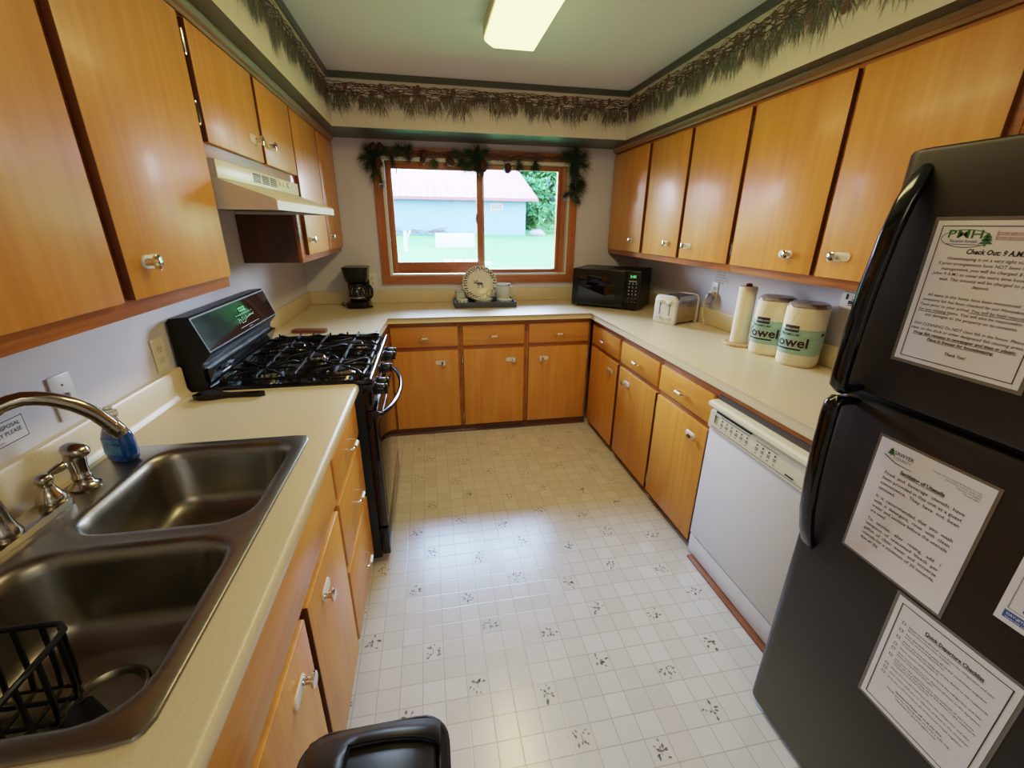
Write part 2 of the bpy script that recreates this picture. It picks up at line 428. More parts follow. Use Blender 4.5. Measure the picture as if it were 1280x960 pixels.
# soffits with dark painted undersides and the printed pine border
def soffit(name, b, inner):
    mb = MB(); mb.box(*b, m=paper_mat); mb.mi(green_trim)
    for f in mb.bm.faces:
        f.normal_update()
        if all(abs(v.co.z - b[4]) < 1e-4 for v in f.verts): f.material_index = 1
    return struct(name, mb, smooth=0)
so_l = soffit('trim_1', (XL + .001, SL, YF + .01, -.001, ZS, ZC - .001), 0)
so_r = soffit('trim_2', (SR, XR - .001, YF + .01, -.001, ZS, ZC - .001), 0)
so_b = soffit('trim_3', (SL + .0005, SR - .0005, SB, -.001, ZS, ZC - .001), 0)
# dark strip where the soffit meets the ceiling
mb = MB(); t = .012
mb.box(SL, SL + t, YF + .01, SB, ZC - .036, ZC - .001); mb.box(SR - t, SR, YF + .01, SB, ZC - .036, ZC - .001)
mb.box(SL + t, SR - t, SB - t, SB, ZC - .036, ZC - .001)
struct('trim_4', mb, green_trim)

def garland_print(name, L, place, parent, seed):
    """flat printed border: place(u, z, depth) -> world point"""
    rr = random.Random(seed); mb = MB()
    def tri(pts, d, m): mb.poly([place(u, z, d) for u, z in pts], [tuple(range(len(pts)))], m)
    zt = ZC - .064
    u = 0.0
    while u < L:
        ph = (u % .52) / .52
        long = .075 + .042 * (.5 + .5 * math.sin(2 * PI * ph * 2 + .7)) + rr.uniform(-.015, .015)
        z0 = zt - rr.uniform(.0, .065)
        lean = rr.uniform(-.3, .3)
        for k in range(rr.randint(20, 27)):
            a = -PI / 2 + lean + rr.gauss(0, .33); ll = long * rr.uniform(.5, 1.1); w = .0021
            su, sz = u + rr.uniform(-.012, .012), z0 - rr.uniform(0, .03)
            eu, ez = su + math.cos(a) * ll, sz + math.sin(a) * ll
            if eu < 0 or eu > L or su < 0: continue
            tri([(su - w, sz), (su + w, sz), (eu + .0004, ez), (eu - .0004, ez)], .0012 + rr.uniform(0, .0006), rr.choice((pr_needle, pr_needle, pr_needle2, pr_needle2, pr_needle3)))
        if rr.random() < .35:
            for k in range(9):
                a = PI / 2 + rr.gauss(0, .6); ll = rr.uniform(.015, .03)
                tri([(u - .0012, zt - .01), (u + .0012, zt - .01), (u + math.cos(a) * ll, zt - .01 + math.sin(a) * ll)], .0012, pr_needle2)
        u += rr.uniform(.018, .026)
    for k in range(12):
        p1, p2, am, f1, f2 = rr.uniform(0, 6), rr.uniform(0, 6), rr.uniform(.004, .009), rr.uniform(14, 44), rr.uniform(50, 100); zz = zt + .006 - k * .0052
        pts = []; n = int(L / .012)
        for i in range(n + 1):
            uu = i * L / n; pts.append((uu, zz + am * math.sin(uu * f1 + p1) + am * .6 * math.sin(uu * f2 + p2)))
        for i in range(n):
            w = .0020
            tri([(pts[i][0], pts[i][1] - w), (pts[i + 1][0], pts[i + 1][1] - w), (pts[i + 1][0], pts[i + 1][1] + w), (pts[i][0], pts[i][1] + w)], .0019 + k * .00005, pr_twig)
    u = .05
    while u < L - .03:
        zc = zt - rr.choice((.0, .045, .075, .095)) - rr.uniform(0, .015); h = rr.uniform(.018, .025); w = h * .66
        ring = [(u + w * math.cos(2 * PI * i / 12), zc + h * math.sin(2 * PI * i / 12)) for i in range(12)]
        tri(ring, .0024, pr_cone)
        for a in range(4):
            for b in range(3):
                cu = u + (b - 1) * w * .55 + (a % 2) * w * .25 - w * .1; cz = zc + (a - 1.5) * h * .42
                tri([(cu - w * .24, cz), (cu, cz - h * .16), (cu + w * .24, cz), (cu, cz + h * .1)], .0026, pr_cone2)
        u += rr.uniform(.045, .10)
    for q in range(int(L / .21)):                                   # raffia wraps
        uu = .1 + q * .21
        tri([(uu - .006, zt - .04), (uu + .006, zt - .04), (uu + .008, zt + .006), (uu - .008, zt + .006)], .0028, pr_cone)
    return mb.build(name, None, parent, smooth=0)
garland_print('pine_border', 1.975, lambda u, z, d: (SL + u, SB - d, z), so_b, 1)
garland_print('pine_border', 3.2, lambda u, z, d: (SL + d, SB - u, z), so_l, 2)
garland_print('pine_border', 3.2, lambda u, z, d: (SR - d, SB - u, z), so_r, 4)

# ------------------------------------------------------------------ window
w1 = thing('window_1', None, None, (0.325, 0, 1.06)); w1['kind'] = 'structure'
mb = MB(); c0 = .062
mb.prism([(-.466, 1.063), (1.116, 1.063), (1.055, 1.125), (-.405, 1.125)], 'y', -.020, -.0005, m=casing_h)
mb.prism([(-.466, 2.045), (1.116, 2.045), (1.055, 1.985), (-.405, 1.985)], 'y', -.020, -.0005, m=casing_h)
mb.prism([(-.466, 1.063), (-.405, 1.125), (-.405, 1.985), (-.466, 2.045)], 'y', -.020, -.0005, m=casing_v)
mb.prism([(1.116, 1.063), (1.055, 1.125), (1.055, 1.985), (1.116, 2.045)], 'y', -.020, -.0005, m=casing_v)
mb.build('casing', None, w1)
mb = MB()
mb.box(-.4045, -.384, .001, .125, 1.126, 1.984); mb.box(1.042, 1.0545, .001, .125, 1.126, 1.984)
mb.box(-.384, 1.042, .001, .125, 1.126, 1.138); mb.box(-.384, 1.042, .001, .125, 1.962, 1.984)
mb.build('track', track_white, w1)
mb = MB()
mb.box(-.382, -.336, .012, .045, 1.142, 1.960, .003, casing_v); mb.box(.300, .350, .012, .045, 1.142, 1.960, .003, casing_v)
mb.box(-.336, .300, .014, .043, 1.142, 1.232, .003, casing_h); mb.box(-.336, .300, .014, .043, 1.905, 1.960, .003, casing_h)
sash = mb.build('sliding_sash', None, w1)
pbox('pane', (-.336, .300, .027, .030, 1.232, 1.905), glass_pane, sash)
mb = MB(); mb.box(.292, .301, -.001, .012, 1.53, 1.60, .003); mb.box(.288, .296, -.012, .004, 1.555, 1.58, .003)
mb.build('latch', window_latch, sash)
mb = MB()
mb.box(.318, .365, .055, .095, 1.140, 1.960, .003, casing_v)
mb.prism([(.970, .060), (.985, .050), (1.005, .062), (1.03, .045), (1.041, .045), (1.041, .098), (.970, .098)], 'z', 1.140, 1.960, m=casing_v)
mb.box(.365, .970, .055, .095, 1.140, 1.168, .003, casing_h); mb.box(.365, .970, .055, .095, 1.925, 1.960, .003, casing_h)
fs_ = mb.build('fixed_sash', None, w1)
pbox('pane', (.365, .970, .074, .077, 1.168, 1.925), glass_pane, fs_)

# ------------------------------------------------------------------ cabinet hardware and cabinets
class Run:
    """cabinet run; s runs along the wall, d comes out of the frame front, z up"""
    def __init__(s, o, f): s.o = o; s.f = f
    def P(s, a, d, z):
        return {'L': (s.f + d, a, z), 'R': (s.f - d, a, z), 'B': (a, s.f - d, z)}[s.o]
    def box(s, mb, a0, a1, d0, d1, z0, z1, bev=0, m=None):
        p, q = s.P(a0, d0, z0), s.P(a1, d1, z1)
        mb.box(p[0], q[0], p[1], q[1], p[2], q[2], bev, m)

def knob(R, a, z, side, parent, d=.021):
    """white stadium backplate running to `side`, chrome knob on it"""
    mb = MB(); n = 10; L = .060; r = .0155
    prof = []
    for i in range(n + 1):
        t = PI / 2 + PI * i / n; prof.append((side * (r * math.cos(t)), r * math.sin(t)))
    for i in range(n + 1):
        t = -PI / 2 + PI * i / n; prof.append((side * (L - r + r * math.cos(t)), r * math.sin(t)))
    vs = [R.P(a + u, d - .001, z + v) for u, v in prof] + [R.P(a + u, d + .003, z + v) for u, v in prof] + [R.P(a + u * .96 + side * .0005, d + .0045, z + v * .9) for u, v in prof]
    k = len(prof)
    fs = [tuple(range(k)), tuple(range(2 * k, 3 * k))]
    for q in (0, k):
        fs += [(q + i, q + (i + 1) % k, q + k + (i + 1) % k, q + k + i) for i in range(k)]
    mb.poly(vs, fs)
    pl = mb.build('knob_plate', knob_white, parent)
    mb = MB(); rings = [(0.0, .0095), (.003, .0085), (.014, .0085), (.017, .012), (.0195, .0172), (.024, .0175), (.0265, .013), (.0275, .004)]
    seg = 16; vs = []
    for dd, rr in rings:
        for i in range(seg):
            t = 2 * PI * i / seg; vs.append(R.P(a + rr * math.cos(t), d + .004 + dd, z + rr * math.sin(t)))
    fs = []
    for q in range(len(rings) - 1):
        for i in range(seg): fs.append((q * seg + i, q * seg + (i + 1) % seg, (q + 1) * seg + (i + 1) % seg, (q + 1) * seg + i))
    fs += [tuple(range(seg)), tuple(range((len(rings) - 1) * seg, len(rings) * seg))]
    mb.poly(vs, fs)
    mb.build('knob', chrome, parent)
def pull(R, a, z, parent, d=.021, w=.076):
    mb = MB(); h = w / 2
    pts = [R.P(a - h, d - .002, z), R.P(a - h, d + .016, z), R.P(a - h + .004, d + .024, z), R.P(a - h + .012, d + .028, z),
           R.P(a + h - .012, d + .028, z), R.P(a + h - .004, d + .024, z), R.P(a + h, d + .016, z), R.P(a + h, d - .002, z)]
    mb.tube(pts, .0035, 8, m=chrome)
    mb.tube([R.P(a - .02, d + .028, z), R.P(a + .02, d + .028, z)], .0062, 10, m=knob_white)
    mb.build('pull_handle', None, parent)
def hinge(R, a, z, parent, d=.010):
    mb = MB(); mb.cyl(R.P(a, d, z - .026), R.P(a, d, z + .026), .0045, seg=10)
    mb.cyl(R.P(a, d, z - .031), R.P(a, d, z + .031), .0028, seg=8)
    mb.build('hinge', chrome, parent)

def cabinet(name, label, R, a0, a1, z0, z1, depth, doors=(), drawers=(), side_mat=None, body_top=None):
    """doors: (a0,a1,z0,z1,knob_a,knob_z,side,hinge_a or None); drawers: (a0,a1,z0,z1,pull or None)"""
    base = R.P((a0 + a1) / 2, -depth / 2, z0)
    t = thing(name, label, 'cabinet', base, 0, {'wall_cabinet': 'wall cabinets', 'base_cabinet': 'base cabinets under the countertops'}.get(name))
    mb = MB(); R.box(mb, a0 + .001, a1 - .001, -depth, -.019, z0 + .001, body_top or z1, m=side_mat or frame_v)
    mb.build('carcass', None, t)
    mb = MB()
    R.box(mb, a0 + .0005, a1 - .0005, -.019, 0, z0, z1, .0015, frame_h)
    mb.build('face_frame', None, t)
    for dd in doors:
        b0, b1, y0, y1 = dd[:4]
        mb = MB(); R.box(mb, b0, b1, .001, .021, y0, y1, .004, wood_v)
        ed_ = mb.mi(edge_wood); ax_ = 0 if R.o == 'B' else 1
        for f in mb.bm.faces:
            f.normal_update()
            if abs(f.normal[ax_]) > .8: f.material_index = ed_
        dr = mb.build('door', None, t)
        if dd[4] is not None: knob(R, dd[4], dd[5], dd[6], dr)
        if len(dd) > 7 and dd[7] is not None:
            zs = (y0 + .075, y1 - .075) if y1 - y0 > .4 else (y0 + .075, y1 - .06)
            for zz in zs: hinge(R, dd[7], zz, dr)
    for dd in drawers:
        b0, b1, y0, y1 = dd[:4]
        mb = MB(); R.box(mb, b0, b1, .001, .021, y0, y1, .004, wood_h)
        dr = mb.build('drawer', None, t) if dd[4] else mb.build('false_front', None, t)
        if dd[4]: pull(R, (b0 + b1) / 2 if dd[4] is True else dd[4], (y0 + y1) / 2 - .006, dr)
    return t

UL = Run('L', -.752); UR = Run('R', 1.426); BB = Run('B', -.593); BR = Run('R', 1.108); BL = Run('L', -.445)
UD = .286; ZT = 2.078
cabinet('wall_cabinet', 'tall honey wood wall cabinet above the sink, two large doors, one white-plated knob showing', UL, -3.14, -2.043, 1.318, ZT, UD,
        doors=[(-3.10, -2.600, 1.354, 2.05, -3.0, 1.43, 1), (-2.565, -2.068, 1.354, 2.05, -2.497, 1.43, 1)])
cabinet('wall_cabinet', 'short honey wood wall cabinet with two doors above the range hood', UL, -2.0425, -1.1225, 1.702, ZT, UD,
        doors=[(-2.030, -1.545, 1.742, 2.05, -1.612, 1.815, -1, -2.036), (-1.515, -1.068, 1.742, 2.05, -1.455, 1.818, 1)])
cabinet('wall_cabinet', 'honey wood corner wall cabinet left of the window with side panel coloured dark for its shadow', UL, -1.122, -.002, 1.318, ZT, UD,
        doors=[(-1.048, -.530, 1.354, 2.05, -.985, 1.432, 1), (-.512, -.012, 1.354, 2.05, -.45, 1.432, 1)], side_mat=dark_wood_and_shadow)
UDR = .278
cabinet('wall_cabinet', 'narrow single-door honey wood wall cabinet right of the window, above the microwave', UR, -.640, -.002, 1.302, ZT, UDR,
        doors=[(-.615, -.030, 1.338, 2.042, -.475, 1.42, 1)])
cabinet('wall_cabinet', 'two-door honey wood wall cabinet above the toaster', UR, -1.606, -.6405, 1.302, ZT, UDR,
        doors=[(-1.110, -.660, 1.338, 2.042, -.985, 1.418, 1), (-1.592, -1.142, 1.338, 2.042, -1.205, 1.412, -1, -1.603)])
cabinet('wall_cabinet', 'two-door honey wood wall cabinet above the paper towels, beside the refrigerator', UR, -2.632, -1.6065, 1.302, ZT, UDR,
        doors=[(-2.115, -1.622, 1.338, 2.042, -1.995, 1.412, 1), (-2.607, -2.140, 1.338, 2.042, -2.218, 1.418, -1)])
cabinet('wall_cabinet', 'short honey wood wall cabinet over the refrigerator with a chipped door edge', UR, -3.56, -2.6325, 1.73, ZT, UDR,
        doors=[(-3.10, -2.675, 1.765, 2.042, None, None, 1), (-3.53, -3.13, 1.765, 2.042, None, None, 1)])
# base cabinets, back run
ZB = .8755
DB = .588
for (a0, a1, d0, d1, ks, lab, hg) in (
        (-.438, .0945, -.390, .077, -.030, 'honey wood base cabinet below the window, nearest the range, knob at its right', None),
        (.095, .5845, .113, .566, .490, 'middle honey wood base cabinet of the back run, above the floor vent', .106),
        (.585, 1.088, .603, 1.066, .697, 'honey wood base cabinet of the back run in the right corner, knob at its left', 1.071)):
    side = -1 if ks < .55 else 1
    t = cabinet('base_cabinet', lab, BB, a0, a1, .052, ZB, DB,
                doors=[(d0, d1, .060, .662, ks, .574, side, hg)], drawers=[(d0, d1, .694, .840, True)])
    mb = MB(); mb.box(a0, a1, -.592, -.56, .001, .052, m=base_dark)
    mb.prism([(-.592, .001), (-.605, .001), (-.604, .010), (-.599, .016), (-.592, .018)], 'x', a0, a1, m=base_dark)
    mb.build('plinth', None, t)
vt = thing('floor_vent', 'dark slotted vent grille in the base strip under the middle back cabinet', 'vent', (.365, -.612, .03))
mb = MB(); mb.box(.20, .60, -.6175, -.6065, .018, .050, .002, base_dark); mb.build('frame', None, vt)
mb = MB()
for k in range(24):
    x = .242 + k * .0128 + (.012 if k > 11 else 0)
    mb.box(x, x + .008, -.6185, -.6165, .024, .045)
mb.build('slots', hole_black, vt)
# base cabinets, right run
for (a0, a1, d0, d1, ks, sd, lab, hg) in (
        (-1.1400, -.594, -1.122, -.648, -1.035, 1, 'honey wood base cabinet on the right, next to the back corner', None),
        (-1.6425, -1.1405, -1.632, -1.158, -1.262, -1, 'honey wood base cabinet on the right, second from the dishwasher', -1.639),
        (-2.1125, -1.643, -2.102, -1.655, -2.012, 1, 'honey wood base cabinet directly beside the dishwasher', None)):
    t = cabinet('base_cabinet', lab, BR, a0, a1, .052, ZB, .590,
                doors=[(d0, d1, .056, .662, ks, .585, sd, hg)], drawers=[(d0, d1, .694, .832, True)])
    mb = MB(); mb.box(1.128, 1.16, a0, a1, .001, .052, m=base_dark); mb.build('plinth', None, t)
# base cabinets, left run
cabinet('corner_cabinet', 'plain base cabinet in the left back corner behind the range', BL, -1.160, -.597, .052, ZB, .588)
t = cabinet('base_cabinet', 'three-drawer honey wood base cabinet between the range and the sink', BL, -2.4195, -1.940, .052, ZB, .588,
            drawers=[(-2.408, -1.958, .700, .840, -2.17), (-2.408, -1.958, .425, .672, -2.17), (-2.408, -1.958, .085, .398, -2.17)])
t2 = cabinet('sink_cabinet', 'honey wood cabinet under the steel sink with two doors and a false front', BL, -3.262, -2.420, .052, ZB, .588,
             doors=[(-2.806, -2.435, .075, .672, -2.692, .590, 1), (-3.235, -2.835, .075, .672, -2.915, .578, -1)],
             drawers=[(-3.24, -2.435, .700, .858, None)], body_top=.695)
t3 = cabinet('base_cabinet', 'honey wood base cabinet at the near end of the sink counter', BL, -3.640, -3.2625, .052, ZB, .588,
             doors=[(-3.625, -3.28, .075, .84, -3.33, .59, -1)])
for q, (a0, a1) in ((t, (-2.4195, -1.94)), (t2, (-3.262, -2.42)), (t3, (-3.64, -3.2625))):
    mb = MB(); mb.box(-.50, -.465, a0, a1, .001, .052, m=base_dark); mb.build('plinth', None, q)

# crown moulding over the wall cabinets
mb = MB()
pr = [(0, 0), (.012, 0), (.016, .010), (.026, .014), (.034, .024), (.036, .031), (0, .031)]
mb.prism([(-.7515 + u, 2.060 + v) for u, v in pr], 'y', -3.56, -.003, m=moulding_mat)
struct('trim_5', mb)
mb = MB(); mb.prism([(1.4255 - u, 2.060 + v) for u, v in pr], 'y', -3.56, -.003, m=moulding_mat)
struct('trim_6', mb)

# ------------------------------------------------------------------ countertops
def bevel_sel(mb, test, off, seg=4):
    ed = [e for e in mb.bm.edges if test(e.verts[0].co, e.verts[1].co)]
    bmesh.ops.bevel(mb.bm, geom=ed, offset=off, segments=seg, profile=0.5, affect='EDGES')
ct = thing('countertop', 'U-shaped cream laminate countertop under the window and along the right side', 'countertop', (.33, -.32, .876))
mb = MB()
U = [(-1.0385, -.002), (-1.0385, -1.164), (-.405, -1.164), (-.405, -.635), (1.071, -.635), (1.071, -2.757), (1.7045, -2.757), (1.7045, -.002)]
mb.prism(U, 'z', .876, .914)
def front(a, b):
    return (abs(a.z - b.z) < 1e-5 and ((abs(a.x + .405) < 1e-4 and abs(b.x + .405) < 1e-4) or (abs(a.y + .635) < 1e-4 and abs(b.y + .635) < 1e-4) or (abs(a.x - 1.071) < 1e-4 and abs(b.x - 1.071) < 1e-4)))
bevel_sel(mb, front, .013)
mb.build('slab', counter_mat, ct)
mb = MB()
mb.box(-1.0385, -1.019, -1.160, -.0215, .9145, 1.016, .006); mb.box(-1.0385, 1.7045, -.0215, -.002, .9145, 1.016, .006); mb.box(1.686, 1.7045, -2.757, -.0215, .9145, 1.016, .006)
mb.build('backsplash', counter_mat, ct)
cl = thing('countertop', 'cream laminate countertop around the sink on the left', 'countertop', (-.72, -2.8, .876))
mb = MB()
hx0, hx1, hy0, hy1 = -.972, -.490, -3.208, -2.398
for b in ((-1.0385, hx0, -3.64, -1.938), (hx0, hx1, hy1, -1.938), (hx0, hx1, -3.64, hy0)):
    mb.box(b[0], b[1], b[2], b[3], .876, .914)
n0 = len(mb.bm.verts)
mb.prism([(hx1, .876), (hx1, .914), (-.418, .914), (-.411, .912), (-.406, .907), (-.4045, .900), (-.4045, .888), (-.407, .881), (-.412, .876)], 'y', -3.64, -1.945)
pf = [(hx1, .876), (hx1, .914), (-.418, .914), (-.411, .912), (-.406, .907), (-.4045, .900), (-.4045, .888), (-.407, .881), (-.412, .876)]
mb.prism([(u if u == hx1 else u - .006, v) for u, v in pf], 'y', -1.945, -1.938)
mb.build('slab', counter_mat, cl, smooth=50)
mb = MB()
mb.prism([(-1.0385, .9145), (-1.006, .9145), (-1.012, .922), (-1.017, .934), (-1.018, 1.008), (-1.022, 1.0155), (-1.0385, 1.016)], 'y', -3.64, -1.938)
mb.build('backsplash', counter_mat, cl)

# ------------------------------------------------------------------ sink
sk = thing('kitchen_sink', 'double-bowl stainless steel sink set in the left countertop', 'sink', (-.73, -2.80, .914))
def rrect(x0, x1, y0, y1, r, n=40, angs=None, rq=None):
    """rounded rectangle sampled along rays from its centre; rq = corner radii by quadrant"""
    cx, cy = (x0 + x1) / 2, (y0 + y1) / 2; out = []
    hx, hy = (x1 - x0) / 2, (y1 - y0) / 2
    for t in (angs or [2 * PI * i / n for i in range(n)]):
        c, s = math.cos(t), math.sin(t)
        k = min(hx / abs(c) if abs(c) > 1e-9 else 1e9, hy / abs(s) if abs(s) > 1e-9 else 1e9)
        px, py = c * k, s * k
        rr_ = rq[(1 if c > 0 else 0) + (2 if s > 0 else 0)] if rq else r
        if abs(px) > hx - rr_ and abs(py) > hy - rr_:
            ox, oy = hx - rr_, hy - rr_; C_, S_ = abs(c), abs(s)
            bq = C_ * ox + S_ * oy; cq = ox * ox + oy * oy - rr_ * rr_
            k = bq + math.sqrt(max(0, bq * bq - cq)); px, py = c * k, s * k
        out.append((cx + px, cy + py))
    return out
def loops(mb, L, m=None, close=True):
    n = len(L[0]); vs = [p for l in L for p in l]; fs = []
    for q in range(len(L) - 1):
        for i in range(n): fs.append((q * n + i, q * n + (i + 1) % n, (q + 1) * n + (i + 1) % n, (q + 1) * n + i))
    if close: fs.append(tuple(range((len(L) - 1) * n, len(L) * n)))
    return mb.poly(vs, fs, m)
mb = MB(); NS = 72
for (cell, op, dr) in (((-.985, -.478, -2.810, -2.385), (-.862, -.514, -2.784, -2.424), (-.69, -2.61)),
                       ((-.985, -.478, -3.221, -2.810), (-.886, -.514, -3.186, -2.838), (-.690, -3.008))):
    zr = .9205
    L = []; far = cell[3] > -2.5
    ca_ = math.atan2((cell[3] - cell[2]) / 2, (cell[1] - cell[0]) / 2)
    angs = sorted([2 * PI * i / NS for i in range(NS)] + [ca_, PI - ca_, PI + ca_, 2 * PI - ca_] + [q + e_ for q in (ca_, PI - ca_, PI + ca_, 2 * PI - ca_) for e_ in (-.02, .02)])
    NA = len(angs); rq = (.0005, .0005, .03, .03) if far else (.03, .03, .0005, .0005)
    yo = lambda i_: (cell[2] + (0 if far else i_), cell[3] - (i_ if far else 0))
    for i_, z in ((0, .9146), (.0015, .919), (.004, zr)):
        L.append([(x, y, z) for x, y in rrect(cell[0] + i_, cell[1] - i_, *yo(i_), 0, angs=angs, rq=rq)])
    for ins, z, r in ((-.016, zr, .075), (-.006, zr + .001, .07), (0, zr - .003, .068), (.006, zr - .012, .066), (.010, zr - .03, .066), (.022, .785, .07), (.030, .765, .075), (.045, .752, .08), (.075, .747, .07)):
        L.append([(x, y, z) for x, y in rrect(op[0] + ins, op[1] - ins, op[2] + ins, op[3] - ins, r, angs=angs)])
    R0 = [(.062, .7435), (.058, .741), (.045, .734)]
    cx, cy = (op[0] + op[1]) / 2, (op[2] + op[3]) / 2
    for r, z in R0: L.append([(dr[0] + r * math.cos(t_), dr[1] + r * math.sin(t_), z) for t_ in angs])
    loops(mb, L, close=False)
bw = mb.build('bowls', steel, sk, smooth=40)
for dr in ((-.69, -2.61), (-.690, -3.008)):
    mb = MB(); mb.lathe([(.050, .7365), (.056, .744), (.052, .746), (.044, .737), (.040, .715), (.036, .706), (0, .704)], (dr[0], dr[1], 0), 36, steel)
    for k in range(8):
        a = 2 * PI * k / 8; mb.ball((dr[0] + .022 * math.cos(a), dr[1] + .022 * math.sin(a), .7056), (.004, .004, .001), 8, 6, hole_black)
    mb.lathe([(.008, .705), (.008, .722), (.004, .726), (0, .726)], (dr[0], dr[1], 0), 14, chrome)
    mb.build('drain_strainer', None, sk)

# faucet
fx, fy, fz = -.945, -2.785, .9205
fc = thing('faucet', 'arched nickel faucet with lever handle on the sink ledge', 'faucet', (fx, fy, fz))
mb = MB()
n = 12; pts = []
for i in range(n + 1): t = PI * i / n; pts.append((fx + .027 * math.cos(t), fy + .125 + .022 * math.sin(t)))
for i in range(n + 1): t = PI + PI * i / n; pts.append((fx + .027 * math.cos(t), fy - .125 + .022 * math.sin(t)))
mb.prism(pts, 'z', fz + .0005, fz + .014, bev=.004)
mb.build('base_plate', nickel, fc)
mb = MB()
mb.lathe([(.026, 0), (.027, .008), (.022, .022), (.018, .04), (.0165, .06), (.015, .075)], (fx, fy, fz + .014), 24)
A = Vector((fx, fy, fz + .085)); dirv = Vector((.80, .60, 0)).normalized()
prof = [(0, 0), (0, .05), (.004, .095), (.013, .132), (.032, .166), (.060, .188), (.092, .194), (.124, .184), (.154, .163), (.180, .134), (.199, .098)]
prof = [p for a_, b_ in zip(prof, prof[1:]) for p in (a_, ((a_[0] + b_[0]) / 2, (a_[1] + b_[1]) / 2 + .0012))] + prof[-1:]
path = [A + dirv * u + Vector((0, 0, v)) for u, v in prof]
mb.tube(path, .0140, 16)
e = path[-1]; dd = (path[-1] - path[-2]).normalized()
mb.cyl(e - dd * .004, e + dd * .010, .0165, .0165, 20); mb.cyl(e + dd * .010, e + dd * .016, .0155, .0135, 20); mb.cyl(e + dd * .016, e + dd * .024, .0145, .0135, 20)
mb.build('spout', nickel, fc, smooth=50)
for s in (1, -1):
    hy = fy + s * .115
    mb = MB()
    mb.lathe([(.0245, 0), (.026, .006), (.025, .014), (.019, .026), (.0135, .038), (.012, .046), (.0155, .053), (.0165, .060), (.012, .068), (0, .071)], (fx, hy, fz + .014), 24)
    base = Vector((fx, hy, fz + .076)); dv = Vector((.30, .95 * s, .12)).normalized()
    P = [base + dv * q for q in (0, .009, .014, .024, .035, .045, .049)]
    mb.tube(P, [.009, .0055, .006, .0085, .0105, .0095, .004], 14)
    mb.build('lever_handle', nickel, fc, smooth=50)
sp = MB()
sp.lathe([(.029, .0003), (.030, .005), (.021, .012), (.0175, .022), (.0185, .026), (.0185, .032), (.0165, .035), (.0170, .05), (.0190, .068), (.0200, .082), (.0190, .089)], (-.938, -2.588, fz), 24)
hm = Matrix.Translation((-.932, -2.588, fz + .097)) @ Matrix.Rotation(.35, 4, 'Y')
sp.ball((0, 0, 0), (.028, .023, .017), 18, 10, mat=hm)
tag(sp.build('side_sprayer', nickel, smooth=50), 'nickel side sprayer standing between faucet and soap bottle', 'sprayer')

# soap bottle
sb = thing('soap_bottle', 'blue dish soap bottle with clear cap behind the sink', 'bottle', (-.932, -2.455, fz), rz=math.radians(-25))
mb = MB(); mb.lathe([(.030, 0), (.036, .004), (.038, .02), (.038, .055), (.034, .075), (.026, .092), (.017, .103)], seg=32, sx=1.16, sy=.66, sq=2.6)
mb.build('body', blue_soap, sb, local=True, smooth=60)
mb = MB(); mb.lathe([(.0172, .1025), (.0165, .112), (.0135, .118), (.0135, .123)], seg=24, sx=1.0, sy=.8); mb.build('neck', clear_plastic, sb, local=True, smooth=60)
mb = MB(); mb.lathe([(.0165, .1225), (.017, .126), (.0165, .137), (.009, .142), (.009, .149), (.0, .150)], seg=24); mb.build('cap', clear_plastic, sb, local=True)
mb = MB(); vs = []; fs = []
for i in range(9):
    t = -PI / 2 - .75 + 1.5 * i / 8; k = (abs(math.cos(t)) ** 2.6 + abs(math.sin(t)) ** 2.6) ** (-1 / 2.6)
    for z, r in ((.022, .0385), (.068, .0365)): vs.append((r * k * math.cos(t) * 1.16, r * k * math.sin(t) * .66 - .0006, z))
for i in range(8): fs.append((2 * i, 2 * i + 2, 2 * i + 3, 2 * i + 1))
mb.poly(vs, fs); mb.build('label', soap_label, sb, local=True)

# wire rack and spatula in the near bowl
rk = thing('dish_rack', 'black wire rack standing in the near sink bowl', 'rack', (-.79, -3.08, .748))
mb = MB()
def rr3(x0, x1, y0, y1, z, r=.03, n=32): return [(x, y, z) for x, y in rrect(x0, x1, y0, y1, r, n)]
mb.tube(rr3(-.868, -.712, -3.165, -2.985, .895), .0050, 8, closed=True)
mb.build('top_rim', black_matte, rk)
mb = MB()
mb.tube(rr3(-.860, -.720, -3.157, -2.993, .762), .003, 8, closed=True)
for i, x in enumerate((-.84, -.80, -.76, -.735)):
    mb.tube([(x, -2.983, .895), (x, -2.990, .80), (x, -2.996, .766), (x, -3.01, .762), (x, -3.14, .762), (x, -3.154, .766), (x, -3.16, .80), (x, -3.167, .895)], .0040, 6)
for y in (-3.02, -3.06, -3.10, -3.135):
    mb.tube([(-.870, y, .895), (-.864, y, .80), (-.858, y, .764), (-.722, y, .764), (-.716, y, .80), (-.710, y, .895)], .0040, 6)
mb.build('wire_basket', black_matte, rk)
mb = MB()
for x in (-.85, -.73):
    for y in (-3.14, -3.01): mb.cyl((x, y, .7475), (x, y, .763), .004, seg=8)
mb.build('feet', black_matte, rk)
spt = thing('spatula', 'black plastic spatula lying in the near sink bowl beside the rack', 'spatula', (-.66, -3.12, .748))
mb = MB(); mt = Matrix.Translation((-.704, -3.088, .7630)) @ Matrix.Rotation(math.atan2(.053, .04), 4, 'Z')
mb.prism([(-.050, -.030), (.050, -.044), (.056, -.038), (.056, .038), (.050, .044), (-.050, .030)], 'z', -.0015, .0015, mat=mt)
mb.build('blade', black_plastic, spt)
mb = MB(); q = [mt @ Vector(p) for p in ((-.045, 0, .002), (-.060, 0, .006), (-.075, 0, .03), (-.088, 0, .085))]
mb.tube(q, [.010, .008, .007, .008], 10); mb.build('handle', black_plastic, spt)

